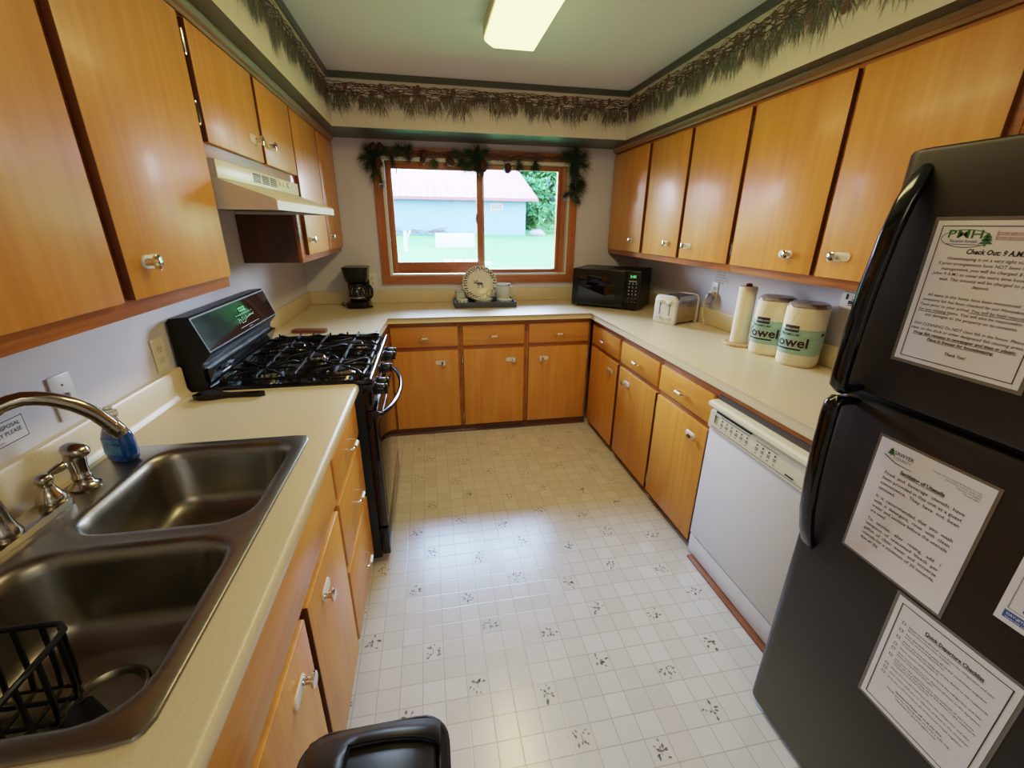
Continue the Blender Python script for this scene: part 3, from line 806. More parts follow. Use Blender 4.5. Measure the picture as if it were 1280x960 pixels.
# spoon rest on the counter
mb = MB()
outl = []
xs = [0, .01, .03, .055, .075, .095, .12, .16, .20, .225, .238, .243]
hw = [.004, .020, .031, .034, .031, .022, .012, .010, .012, .014, .010, .003]
n = len(xs)
top = [(x, w) for x, w in zip(xs, hw)]; ring = [(x, w) for x, w in top] + [(x, -w) for x, w in reversed(top)]
mt = Matrix.Translation((-.968, -2.010, .9142)) @ Matrix.Rotation(math.radians(-1), 4, 'Z')
k = len(ring)
z_up = [.010 + .012 * (1 - min(1, abs(x - .05) / .05)) if x < .1 else .012 for x, w in ring]
vs = [(x, w * .8, .0) for x, w in ring] + [(x, w, zz + .004) for (x, w), zz in zip(ring, z_up)] + [(x * .94 + .006, w * .8, zz + .002) for (x, w), zz in zip(ring, z_up)] + [(x * .88 + .012, w * .5, .004) for x, w in ring]
fs = [tuple(range(k))]
for q in range(3): fs += [(q * k + i, q * k + (i + 1) % k, (q + 1) * k + (i + 1) % k, (q + 1) * k + i) for i in range(k)]
fs += [(3 * k + i, 3 * k + i + 1, 4 * k - 2 - i, 4 * k - 1 - i) for i in range(k // 2 - 1)]
mb.poly(vs, fs, mat=mt)
tag(mb.build('spoon_rest', black_gloss, smooth=60), 'glossy black spoon rest lying on the counter next to the range', 'spoon rest')

# ------------------------------------------------------------------ gas range
RY0, RY1 = -1.932, -1.172
rg = thing('gas_range', 'black freestanding gas range with continuous iron grates on the left wall', 'stove', (-.70, -1.552, 0))
mb = MB(); mb.box(-1.03, -.392, RY0, RY1, .03, .904, .003)
for k in range(5):
    x = -.55 + k * .022; mb.box(x, x + .010, RY0 - .004, RY0, .30 if k % 2 else .06, .60 if k % 2 else .86, .0015)
mb.build('body', black_matte, rg)
mb = MB()
for x in (-.98, -.45):
    for y in (RY0 + .05, RY1 - .05): mb.cyl((x, y, .0005), (x, y, .03), .016, seg=12)
mb.build('feet', black_matte, rg)
mb = MB()
X0, X1, Y0, Y1 = -.950, -.352, RY0 - .002, RY1 + .002
L = []
for ins, z, r in ((.004, .9045, .004), (0, .908, .006), (0, .922, .008), (.004, .927, .010), (.020, .927, .03), (.026, .922, .03), (.034, .914, .03), (.05, .912, .03)):
    L.append([(x, y, z) for x, y in rrect(X0 + ins, X1 - ins, Y0 + ins, Y1 - ins, r, 64)])
loops(mb, L, black_gloss)
mb.build('cooktop', None, rg, smooth=40)
mb = MB(); mb.tube([(X1 - .006, Y0 + .01, .9275), (X1 - .006, Y1 - .01, .9275)], .0028, 8)
mb.tube([(X0 + .008, Y0 + .01, .9275), (X0 + .008, Y1 - .01, .9275)], .0024, 8)
mb.build('edge_trim', chrome, rg)
BUR = [(-.795, -1.775, .038), (-.50, -1.775, .045), (-.795, -1.330, .045), (-.50, -1.330, .036), (-.648, -1.552, .04)]
for bx, by, br in BUR:
    mb = MB()
    mb.lathe([(br + .016, .9122), (br + .014, .916), (br + .004, .919), (br, .926), (br * .96, .929), (0, .930)], (bx, by, 0), 28, nickel)
    mb.lathe([(br * .92, .9300), (br * .9, .936), (br * .7, .938), (0, .938)], (bx, by, 0), 28, cast_iron)
    mb.build('burner', None, rg, smooth=40)
GZ = .952
for gy0, gy1 in ((RY0 + .028, -1.683), (-1.678, -1.427), (-1.422, RY1 - .028)):
    mb = MB(); r = .0052; x0, x1 = -.925, -.385; ym = (gy0 + gy1) / 2
    mb.tube([(x, y, .940) for x, y in rrect(x0, x1, gy0 + .006, gy1 - .006, .02, 36)], .0055, 6, closed=True)
    cs = [bx for bx, by, br in BUR if gy0 < by < gy1]
    for bx in cs:
        for k in range(8 if len(cs) > 1 else 8):
            a = PI / 4 * k + PI / 8 * 0
            c, s = math.cos(a), math.sin(a)
            lim = min((gy1 - gy0) / 2 - .006, (x1 - x0) / (2 * len(cs)) - .004) if abs(c) > .99 or abs(s) > .99 else .155
            hx = (x1 - x0) / (2 * len(cs)); hy = (gy1 - gy0) / 2 - .006
            lim = min(hx / abs(c) if abs(c) > 1e-6 else 9, hy / abs(s) if abs(s) > 1e-6 else 9)
            p = lambda d, z: (bx + c * d, ym + s * d, z)
            mb.tube([p(.022, GZ), p(lim * .55, GZ), p(lim * .86, GZ), p(lim, .944)], [.0045, .0055, .0055, .0055], 6)
    for x in ([(x0 + x1) / 2] if len(cs) > 1 else [-.80, -.50]):
        mb.tube([(x, gy0 + .006, .942), (x, gy0 + .03, GZ), (x, gy1 - .03, GZ), (x, gy1 - .006, .942)], .0055, 6)
    for x in (-.905, -.80, -.735, -.648, -.56, -.50, -.405):
        for y in (gy0 + .006, gy1 - .006):
            mb.tube([(x, y, .940), (x, y, GZ + .006)], [.0055, .0045], 6)
    for x in (x0 + .02, x1 - .02):
        for y in (gy0 + .02, gy1 - .02): mb.cyl((x, y, .9125), (x, y, .942), .006, seg=8)
    mb.build('grate', cast_iron, rg)
# control strip with knobs
mb = MB(); mb.prism([(-.395, .79), (-.362, .79), (-.352, .84), (-.356, .904), (-.395, .904)], 'y', RY0 + .001, RY1 - .001, bev=.002)
mb.build('control_panel', black_gloss, rg)
for ky in (-1.845, -1.765, -1.552, -1.340, -1.260):
    mb = MB(); kz = .852
    prof = [(.030, 0), (.030, .006), (.024, .009), (.0225, .034), (.020, .040), (0, .041)]
    mt = Matrix.Translation((-.354, ky, kz)) @ Matrix.Rotation(PI / 2, 4, 'Y')
    mb.lathe(prof, seg=24, mat=mt, m=black_plastic)
    mb.box(-.006, .006, -.022, .022, .034, .050, .003, black_plastic, mat=mt @ Matrix.Rotation(PI / 2, 4, 'Z'))
    mb.box(-.001, .001, .010, .021, .0495, .0505, 0, pale_ink, mat=mt @ Matrix.Rotation(PI / 2, 4, 'Z'))
    mb.build('control_knob', None, rg)
mb = MB(); mb.box(-.391, -.350, RY0 + .003, RY1 - .003, .205, .785, .005)
od = mb.build('oven_door', black_gloss, rg)
mb = MB(); mb.box(-.3502, -.3475, RY0 + .035, RY1 - .035, .235, .70, .001); mb.build('door_glass', black_glass, od)
mb = MB(); P = []
for i in range(21):
    u = i / 20; y = RY0 + .055 + u * (RY1 - RY0 - .11); b = math.sin(PI * u)
    P.append((-.335 + .062 * b ** .7, y, .748 + .0 * b))
P = [(-.351, P[0][1], .748)] + P + [(-.351, P[-1][1], .748)]
mb.tube(P, [.013] + [.0115] * 21 + [.013], 12); mb.build('door_handle', black_gloss, od, smooth=60)
mb = MB(); mb.box(-.391, -.352, RY0 + .003, RY1 - .003, .045, .195, .005); mb.build('storage_drawer', black_gloss, rg)
# backguard
mb = MB()
pf = [(-1.032, .905), (-1.032, 1.182), (-1.024, 1.192), (-.966, 1.196), (-.958, 1.191), (-.915, 1.062), (-.919, 1.052), (-.948, 1.020), (-.953, 1.0), (-.953, .905)]
mb.prism(pf, 'y', RY0 + .003, RY1 - .003, m=black_matte)
bg = mb.build('backguard', None, rg, smooth=25)
nx = Vector((1.191 - 1.062, 0, .958 - .915)); nx = Vector((.129, 0, .043)).normalized()
def bgp(t, y, o=0.0):
    a = Vector((-.958, y, 1.191)); b = Vector((-.915, y, 1.062)); return a + (b - a) * t + nx * o
mb = MB(); vs = [bgp(.04, RY0 + .01, .0006), bgp(.04, RY1 - .01, .0006), bgp(.97, RY1 - .01, .0006), bgp(.97, RY0 + .01, .0006)]
mb.poly(vs, [(0, 1, 2, 3)]); mb.build('glass_face', backguard_glass, bg)
mb = MB()
a0, a1 = -1.62, -1.40
mb.poly([bgp(.14, a0, .0012), bgp(.14, a1, .0012), bgp(.80, a1, .0012), bgp(.80, a0, .0012)], [(0, 1, 2, 3)], black_glass)
def seg_line(p, q, w, m):
    (t0, y0), (t1, y1) = p, q
    d = Vector((0, y1 - y0, 0)) + (bgp(t1, 0) - bgp(t0, 0)); s = d.normalized().cross(nx) * w
    A, B = bgp(t0, y0, .0018), bgp(t1, y1, .0018)
    mb.poly([A - s, B - s, B + s, A + s], [(0, 1, 2, 3)], m)
seg_line((.84, a0 + .01), (.84, a1), .0006, pale_ink)
rr = random.Random(5)
for k in range(9): 
    y = a0 + .02 + k * .021
    seg_line((.46, y), (.46, y + .008), .001, pale_ink)
    if k % 2 == 0: seg_line((.56, y + .003), (.56, y + .010), .001, pale_ink)
pz = [(.72, a0 + .02), (.60, a0 + .03), (.60, a0 + .045), (.72, a0 + .05), (.72, a0 + .085), (.62, a0 + .11), (.58, a0 + .17), (.60, a0 + .20)]
for p, q in zip(pz, pz[1:]): seg_line(p, q, .0007, pale_ink)
for k in range(4):
    y = a0 + .075 + k * .018; seg_line((.26, y), (.26, y + .009), .0012, lcd_green); seg_line((.36, y), (.36, y + .009), .0012, lcd_green); seg_line((.26, y), (.36, y), .0010, lcd_green)
for k in range(6): seg_line((.91, -1.53 + k * .007), (.91, -1.526 + k * .007), .0025, grey_ink)
mb.build('display', None, bg, smooth=0, fixn=False)
mb = MB(); mb.prism([(-.952, .93), (-.925, .985), (-.922, .990), (-.952, 1.0)], 'y', RY0 + .02, RY1 - .02); mb.build('vent_lip', black_gloss, bg)

# wooden block on the counter behind the range
mb = MB(); mt = Matrix.Translation((-.808, -.985, .9142)) @ Matrix.Rotation(math.radians(-8), 4, 'Z')
mb.prism([(-.10, -.024), (-.088, -.034), (.075, -.036), (.095, -.026), (.10, 0), (.095, .026), (.075, .036), (-.088, .034), (-.10, .024)], 'z', 0, .017, bev=.003, mat=mt)
mb.box(.055, .060, -.034, .034, .0165, .0178, 0, mat=mt)
tag(mb.build('wooden_trivet', trivet_wood), 'small brown wooden block on the counter just behind the range', 'trivet')

# ------------------------------------------------------------------ range hood
hd = thing('range_hood', 'cream range hood under the short wall cabinet above the range', 'range hood', (-.80, -1.58, 1.554))
HY0, HY1 = -2.040, -1.126
mb = MB()
mb.prism([(-1.036, 1.70), (-.728, 1.70), (-.728, 1.645), (-.572, 1.590), (-.566, 1.584), (-.566, 1.556), (-.575, 1.556), (-.58, 1.575), (-1.036, 1.575)], 'y', HY0 + .0025, HY1 - .0025)
mb.build('shell', almond, hd, smooth=25)
for y0, y1 in ((HY0, HY0 + .0024), (HY1 - .0024, HY1)):
    mb = MB(); mb.prism([(-1.036, 1.70), (-.729, 1.70), (-.729, 1.645), (-.574, 1.590), (-.568, 1.583), (-.568, 1.5555), (-1.036, 1.5555)], 'y', y0, y1)
    mb.build('end_panel', hood_side, hd)
mb = MB(); mb.box(-.7285, -.7225, HY0, HY1, 1.646, 1.6995, .002); mb.build('front_fascia', almond, hd)
mb = MB()
for g in range(3):
    for k in range(6):
        y0 = -1.735 + g * .095; z = 1.688 - k * .0055
        mb.box(-.7227, -.7215, y0, y0 + .080, z - .0015, z + .0015)
mb.build('vent_slots', hole_black, hd)
mb = MB(); mb.box(-.7227, -.7205, -1.44, -1.27, 1.662, 1.692, .001, cream_plastic)
for k in range(2): mb.box(-.7207, -.715, -1.43 + k * .045, -1.405 + k * .045, 1.668, 1.686, .002, almond)
mt = Matrix.Translation((-.7205, -1.315, 1.677)) @ Matrix.Rotation(PI / 2, 4, 'Y'); mb.lathe([(.011, 0), (.010, .008), (0, .009)], seg=16, m=cream_plastic, mat=mt)
mb.build('control_plate', None, hd)
mb = MB(); mb.box(-1.03, -.60, HY0 + .02, HY1 - .02, 1.568, 1.5748); mb.build('grease_filter', steel, hd)

# ------------------------------------------------------------------ outlets, switch, wall notes
def outlet(name, label, loc, R_, two=True, mat_plate=None, decora=False):
    """R_ maps local (u right, v up, w out) to world"""
    t = thing(name, label, 'outlet', loc, 0, 'wall outlets' if two else None)
    mb = MB(); mb.box(-.035, .035, -.0575, .0575, .0005, .006, .003, mat=R_); mb.build('cover_plate', mat_plate or cream_plastic, t)
    if two:
        for v in (.0195, -.0195):
            mb = MB(); pts = [(.0145 * math.cos(2 * PI * i / 20), max(-.0115, min(.0115, .0145 * math.sin(2 * PI * i / 20))) + v) for i in range(20)]
            mb.prism(pts, 'z', .0061, .0085, m=pale_ink, mat=R_)
            for u in (-.006, .006): mb.box(u - .001, u + .001, v - .002, v + .006, .0084, .0088, 0, hole_black, mat=R_)
            mb.cyl(R_ @ Vector((0, v - .007, .0084)), R_ @ Vector((0, v - .007, .0088)), .0022, seg=8, m=hole_black)
            mb.build('receptacle', None, t)
    return t
def RM(loc, u, v, w):
    return Matrix(((u[0], v[0], w[0], loc[0]), (u[1], v[1], w[1], loc[1]), (u[2], v[2], w[2], loc[2]), (0, 0, 0, 1)))
LW = lambda y, z: RM((XL, y, z), (0, 1, 0), (0, 0, 1), (1, 0, 0))
RW = lambda y, z: RM((XR, y, z), (0, -1, 0), (0, 0, 1), (-1, 0, 0))
BW = lambda x, z: RM((x, 0, z), (1, 0, 0), (0, 0, 1), (0, -1, 0))
outlet('wall_outlet', 'cream double wall outlet beside the range backguard', (XL, -2.005, 1.084), LW(-2.005, 1.084))
outlet('wall_outlet', 'white wall outlet between the coffee maker and the window', (-.548, 0, 1.092), BW(-.548, 1.092), mat_plate=white_plastic)
sw = outlet('wall_switch', 'white single switch plate on the wall behind the faucet', (XL, -2.425, 1.095), LW(-2.425, 1.095), two=False, mat_plate=white_plastic, decora=True)
sw['category'] = 'switch'
mb = MB(); R_ = LW(-2.425, 1.095)
mb.box(-.005, .005, -.012, .012, .0059, .0075, .001, white_plastic, mat=R_); mb.box(-.003, .003, -.002, .009, .006, .016, .001, grey_plastic, mat=R_)
mb.build('toggle', None, sw)
mb = MB(); 
for v in (.03, -.03): mb.cyl(R_ @ Vector((0, v, .0059)), R_ @ Vector((0, v, .0072)), .003, seg=10)
mb.build('screw', grey_ink, sw)
ro = outlet('wall_outlet', 'cream wall outlet on the right wall above the toaster cord', (XR, -1.128, 1.130), RW(-1.128, 1.130))
pg = thing('plug_in_freshener', 'grey plug-in device with white cord in the outlet behind the toaster', 'plug-in', (XR - .0095, -1.128, 1.100))
mb = MB(); R_ = RW(-1.128, 1.095)
mb.ball((0, -.010, .034), (.027, .040, .024), 20, 14, mat=R_); mb.build('housing', grey_plastic, pg)
mb = MB(); mb.box(-.016, .016, .004, .034, .0095, .034, .004, mat=R_); mb.build('plug', cream_plastic, pg)
mb = MB()
mb.tube([(1.676, -1.128, 1.120), (1.650, -1.118, 1.10), (1.648, -1.112, 1.04), (1.652, -1.12, .965), (1.650, -1.150, .925), (1.630, -1.185, .9172), (1.595, -1.195, .9168), (1.560, -1.165, .9168), (1.575, -1.125, .9168), (1.62, -1.105, .9168), (1.640, -1.12, .9168), (1.61, -1.15, .9168), (1.565, -1.13, .9172)], .0024, 8)
mb.build('cord', cream_plastic, pg)
nt_ = thing('taped_note', 'small white note with printed lines taped above the outlet on the right wall', 'note', (XR, -1.17, 1.225))
R_ = RW(-1.165, 1.222)
mb = MB(); mb.box(-.07, .07, -.060, .060, .0003, .0010, mat=R_); mb.build('sheet', M('faint_note_paper', C(208, 206, 206), .4, var=.03), nt_)
mb = MB(); s_ = random.Random(8)
for k in range(6):
    add_text(mb, ['PLEASE UNPLUG', 'TOASTER AND', 'COFFEE MAKER', 'BEFORE LEAVING', 'DO NOT LEAVE ON', 'UNATTENDED'][k], .0135, R_ @ Matrix.Translation((-.048, .040 - k * .0155, .0014)), ink)
mb.build('printed_text', None, nt_, smooth=0, fixn=False)
dn = thing('disposal_sign', 'black-bordered disposal sign on the wall left of the switch plate', 'sign', (XL, -2.62, 1.075))
R_ = LW(-2.625, 1.075)
mb = MB(); mb.box(-.080, .080, -.029, .029, .0003, .0010, mat=R_); mb.build('sheet', paper_white, dn)
mb = MB()
for b in ((-.077, .077, .0245, .0265), (-.077, .077, -.0265, -.0245), (-.077, -.0755, -.0265, .0265), (.0755, .077, -.0265, .0265)): mb.box(b[0], b[1], b[2], b[3], .0011, .0013, mat=R_, m=ink)
add_text(mb, 'GARBAGE DISPOSAL', .0135, R_ @ Matrix.Translation((.066, .008, .0014)), ink, 'RIGHT', .01)
add_text(mb, 'FOOD ONLY PLEASE', .0135, R_ @ Matrix.Translation((.066, -.007, .0014)), ink, 'RIGHT', .01)
add_text(mb, 'Thank you', .008, R_ @ Matrix.Translation((0, -.020, .0014)), ink, 'CENTER')
mb.build('printed_text', None, dn, smooth=0, fixn=False)
gd = thing('wall_device', 'small cream wall box with black and red bars under the right cabinets', 'wall device', (XR, -2.085, 1.222))
R_ = RW(-2.090, 1.222)
mb = MB(); mb.box(-.058, .058, -.036, .036, .0005, .024, .004, cream_plastic, mat=R_); mb.build('housing', None, gd)
mb = MB(); mb.box(-.030, .045, .008, .028, .0238, .0246, 0, pale_ink, mat=R_); mb.box(-.034, -.022, .006, .030, .0245, .0250, 0, hole_black, mat=R_)
mb.box(-.018, .04, -.012, .003, .0238, .0262, .0005, hole_black, mat=R_); mb.box(-.018, .04, -.020, -.014, .0238, .0262, .0005, red_ink, mat=R_)
mb.box(-.005, .03, .006, .010, .0245, .0255, 0, hole_black, mat=R_)
mb.build('buttons', None, gd)

# ------------------------------------------------------------------ coffee maker
cm = thing('coffee_maker', 'black drip coffee maker with glass carafe in the left back corner', 'coffee maker', (-.638, -.155, .9142))
def RR(x0, x1, y0, y1, z, r, n=96): return [(x, y, z) for x, y in rrect(x0, x1, y0, y1, r, n)]
mb = MB(); loops(mb, [RR(-.085, .080, -.105, .10, 0, .05), RR(-.087, .082, -.107, .10, .004, .05), RR(-.085, .080, -.105, .10, .040, .05), RR(-.075, .070, -.095, .095, .046, .05)]); 
mb.lathe([(.058, .046), (.060, .048), (.052, .0495), (0, .0495)], (0, -.035, 0), 30)
mb.build('base', black_plastic, cm, local=True)
mb = MB(); loops(mb, [RR(-.078, .074, .035, .10, .044, .02), RR(-.084, .078, .035, .104, .19, .02), RR(-.092, .086, -.02, .108, .195, .03)]); mb.build('rear_column', black_plastic, cm, local=True)
mb = MB(); loops(mb, [RR(-.078, .074, -.090, .105, .195, .055), RR(-.085, .080, -.100, .108, .215, .055), RR(-.093, .088, -.108, .112, .285, .05), RR(-.096, .091, -.111, .114, .292, .05), RR(-.096, .091, -.111, .114, .299, .05), RR(-.088, .083, -.103, .106, .3025, .05)]); mb.build('brew_head', black_plastic, cm, local=True)
mb = MB(); mb.lathe([(.050, .0500), (.062, .056), (.068, .085), (.066, .115), (.056, .150), (.050, .166)], (0, -.035, 0), 36)
ca = mb.build('carafe', carafe_glass, cm, local=True, smooth=80)
mb = MB(); mb.lathe([(.051, .160), (.053, .163), (.053, .176), (.048, .184), (.02, .190), (0, .190)], (0, -.035, 0), 30)
mb.tube([(.048, -.055, .172), (.075, -.070, .174), (.100, -.083, .165), (.110, -.088, .140), (.108, -.088, .105), (.096, -.082, .080), (.062, -.062, .078)], [.011, .010, .010, .011, .011, .010, .008], 10)
mb.build('lid_and_handle', black_plastic, ca, local=True, smooth=60)
mb = MB(); mb.lathe([(.067, .078), (.0682, .082), (.0672, .086)], (0, -.035, 0), 36); mb.build('steel_band', chrome, ca, local=True, smooth=80)
mb = MB(); mb.box(.083, .104, -.085, -.065, .004, .018, .002); mb.build('power_switch', black_plastic, cm, local=True)
mb = MB(); mb.tube([(-.07, .09, .02), (-.10, .07, .012), (-.13, .05, .004), (-.15, .085, .004), (-.14, .115, .02)], .0035, 8); mb.build('power_cord', black_plastic, cm, local=True)

# ------------------------------------------------------------------ tray of stoneware
tr = thing('serving_tray', 'slate blue rectangular tray holding stoneware under the window', 'tray', (.322, -.20, .9142))
mb = MB(); x0, x1, y0, y1 = -.240, .240, -.138, .138
mb.box(x0, x1, y0, y1, 0, .008); mb.box(x0, x1, y0, y0 + .010, .008, .042, .002); mb.box(x0, x1, y1 - .010, y1, .008, .042, .002)
mb.box(x0, x0 + .010, y0 + .010, y1 - .010, .008, .042, .002); mb.box(x1 - .010, x1, y0 + .010, y1 - .010, .008, .042, .002)
mb.build('tray_body', slate_tray, tr, local=True)
TZ = .9225
# plate leaning back
pt = thing('dinner_plate', 'cream plate with navy sponged rim and a moose, standing on the tray', 'plate', (.294, -.142, TZ))
tilt = Matrix.Translation((0, -.005, .155)) @ Matrix.Rotation(math.radians(76), 4, 'X')
mb = MB(); mb.lathe([(0, -.004), (.080, -.004), (.088, -.001), (.100, .006), (.134, .013), (.1375, .016), (.134, .0185), (.100, .011), (.088, .004), (.080, .0015), (0, .0015)], seg=56, m=stone_cream, mat=tilt)
pl = mb.build('plate_body', None, pt, local=True, smooth=60)
mb = MB(); rr = random.Random(11)
def rimdot(a, r, s):
    q = [(r * math.cos(a) + s * rr.uniform(.6, 1.1) * math.cos(b), r * math.sin(a) + s * rr.uniform(.6, 1.1) * math.sin(b)) for b in [2 * PI * i / 7 for i in range(7)]]
    mb.poly([(x, y, .012 + (math.hypot(x, y) - .100) * .22) for x, y in q], [tuple(range(7))], mat=tilt)
for ring, cnt, s in ((.106, 34, .0066), (.115, 36, .0072), (.124, 40, .0072), (.131, 46, .0046)):
    for k in range(cnt):
        if rr.random() < .86: rimdot(2 * PI * k / cnt + rr.uniform(-.03, .03), ring + rr.uniform(-.002, .002), s)
mb.build('sponged_rim', sponge_blue, pl, local=True, smooth=0, fixn=False)
def moose(mb, mt, s=1.0, m=None):
    body = [(-.030, .006), (-.026, .012), (-.018, .013), (-.010, .011), (.000, .012), (.010, .012), (.020, .009), (.025, .004), (.026, -.004), (.023, -.009), (.014, -.007), (-.002, -.008), (-.010, -.010), (-.016, -.006), (-.024, .000)]
    head = [(-.024, .013), (-.034, .016), (-.046, .006), (-.048, .001), (-.044, -.001), (-.036, .004), (-.028, .004)]
    legs = [[(-.014, -.006), (-.008, -.006), (-.010, -.020), (-.011, -.034), (-.0145, -.034), (-.013, -.020)], [(-.008, -.006), (-.003, -.006), (-.004, -.020), (.000, -.032), (-.004, -.033), (-.007, -.020)],
            [(.014, -.006), (.020, -.006), (.018, -.018), (.023, -.032), (.019, -.033), (.014, -.019)], [(.019, -.004), (.025, -.003), (.025, -.016), (.031, -.030), (.027, -.031), (.021, -.017)]]
    ant = [[(-.028, .016), (-.020, .020), (-.012, .017), (-.008, .024), (-.013, .023), (-.016, .028), (-.021, .025), (-.026, .028), (-.028, .022)], [(-.034, .016), (-.040, .020), (-.047, .018), (-.047, .024), (-.042, .024), (-.040, .028), (-.036, .022)],
           [(.004, .024), (.008, .034), (.013, .024), (.017, .034), (.022, .024)]]
    for k, pl_ in enumerate([body, head] + legs + ant[:2]):
        mb.poly([(x * s, y * s, .0005 + k * .00005) for x, y in pl_], [tuple(range(len(pl_)))], m, mt)
mb = MB(); moose(mb, tilt @ Matrix.Translation((.0, -.004, .0016)), 1.05)
mb.build('printed_moose', moose_ink, pl, local=True, smooth=0, fixn=False)
mb = MB(); mb.tube([(-.06, -.055, .004), (-.06, -.040, .015), (-.05, .04, .004), (-.04, .045, .12)], .003, 6); mb.tube([(.06, -.055, .004), (.06, -.040, .015), (.05, .04, .004), (.04, .045, .12)], .003, 6)
mb.build('easel', black_matte, pt, local=True)
def pottery(name, label, cat, loc, prof, band, rz=0, handle=None, glaze=None):
    t = thing(name, label, cat, loc, rz)
    mb = MB(); mb.lathe(prof, seg=40); b = mb.build('body', glaze or aqua_glaze, t, local=True, smooth=60)
    if handle:
        mb = MB(); mb.tube(handle, .006, 10); mb.build('handle', glaze or aqua_glaze, t, local=True, smooth=60)
    mb = MB(); r_ = random.Random(len(label))
    for z, r, s, cnt in band:
        for k in range(cnt):
            a = 2 * PI * k / cnt; w = s / r
            v = [(a - w, z - s * r_.uniform(.3, 1)), (a + w * .9, z - s * r_.uniform(.2, .9)), (a + w * .8, z + s * r_.uniform(.4, 1)), (a - w, z + s * r_.uniform(.4, 1))]
            mb.poly([(r * math.cos(p), r * math.sin(p), q) for p, q in v], [(0, 1, 2, 3)])
    mb.build('sponged_band', sponge_blue, b, local=True, smooth=0)
    return t
def bowl_prof(r, h, fr=.5, th=.006):
    o = [(r * fr, 0), (r * fr, .004), (r * .78, h * .35), (r * .94, h * .7), (r, h)]
    i = [(r - th, h), (r * .94 - th, h * .7), (r * .78 - th, h * .38), (r * fr - th, .010), (0, .008)]
    return o + i
def mug_prof(r, h, th=.005):
    return [(r * .86, 0), (r * .94, .004), (r * .96, h * .3), (r * .95, h * .7), (r, h), (r - th, h), (r * .95 - th, h * .7), (r * .94 - th, .012), (0, .010)]
pottery('soup_bowl', 'wide aqua-rimmed stoneware bowl in front of the moose plate', 'bowl', (.312, -.253, TZ), bowl_prof(.073, .050, .5), [(.044, .0732, .0045, 26), (.034, .0712, .0035, 24)])
pottery('tall_mug', 'tall pale aqua mug at the right end of the tray', 'mug', (.487, -.130, TZ), mug_prof(.058, .150), [(.138, .0592, .005, 18), (.020, .0570, .005, 16)], rz=math.radians(-10),
        handle=[(.054, 0, .125), (.080, 0, .130), (.096, 0, .108), (.096, 0, .074), (.080, 0, .054), (.053, 0, .054)])
pottery('small_bowl', 'small aqua bowl at the right front of the tray', 'bowl', (.478, -.264, TZ), bowl_prof(.062, .046, .5), [(.040, .0608, .005, 18), (.028, .057, .004, 18)])
pottery('cup', 'pale aqua cup at the left end of the tray', 'cup', (.140, -.125, TZ), mug_prof(.044, .100), [(.090, .0450, .005, 14), (.016, .0430, .004, 14)])
pottery('sugar_pot', 'small round sponged pot at the left front of the tray', 'pot', (.148, -.262, TZ), [(.026, 0), (.038, .010), (.042, .028), (.038, .048), (.030, .056), (.025, .056), (.032, .045), (.036, .028), (.030, .012), (0, .008)], [(.030, .0426, .007, 9), (.016, .0410, .005, 9), (.043, .0408, .005, 9)])

# ------------------------------------------------------------------ microwave
mwa = math.atan2(-.337, .411)
mw = thing('microwave', 'black countertop microwave set diagonally in the right back corner', 'microwave', (1.229, -.472, .9142), rz=mwa)
W2 = .266
mb = MB(); mb.box(-W2, W2, .012, .352, .012, .295, .006); mb.build('case', soft_black, mw, local=True)
mb = MB(); mb.box(-W2, .150, -.012, .012, .014, .293, .006, black_plastic); d_ = mb.build('door', None, mw, local=True)
mb = MB(); mb.box(-.215, .085, -.0136, -.0118, .070, .245, .0006); mb.build('door_window', black_glass, d_, local=True)
mb = MB(); mb.prism([(-.24, .030), (.03, .030), (.13, .045), (.13, .020), (-.24, .020)], 'y', -.014, -.012); mb.build('door_trim', black_gloss, d_, local=True)
mb = MB(); mb.box(.152, W2, -.012, .012, .014, .293, .006); cp = mb.build('control_panel', black_plastic, mw, local=True)
mb = MB()
FR = Matrix(((1, 0, 0, 0), (0, 0, -1, -.0124), (0, 1, 0, 0), (0, 0, 0, 1)))
mb.box(.176, .245, -.0128, -.0119, .235, .275, 0, hole_black)
add_text(mb, '3:45', .026, FR @ Matrix.Translation((.188, .246, .0008)), lcd_green, bold=.01)
for r in range(7):
    for c in range(3):
        if r == 0: continue
        x = .180 + c * .026; z = .222 - r * .026
        mb.box(x, x + .012, -.0127, -.0119, z, z + .004, 0, grey_ink); 
        if r < 5: mb.box(x + .003, x + .009, -.0127, -.0119, z + .007, z + .011, 0, pale_ink)
mb.box(.182, .238, -.0127, -.0119, .218, .222, 0, pale_ink)
mb.build('display_and_keys', None, cp, local=True, smooth=0)
mb = MB()
for x in (-.22, .22):
    for y in (.04, .31): mb.cyl((x, y, 0), (x, y, .0125), .012, seg=12)
mb.build('feet', black_plastic, mw, local=True)

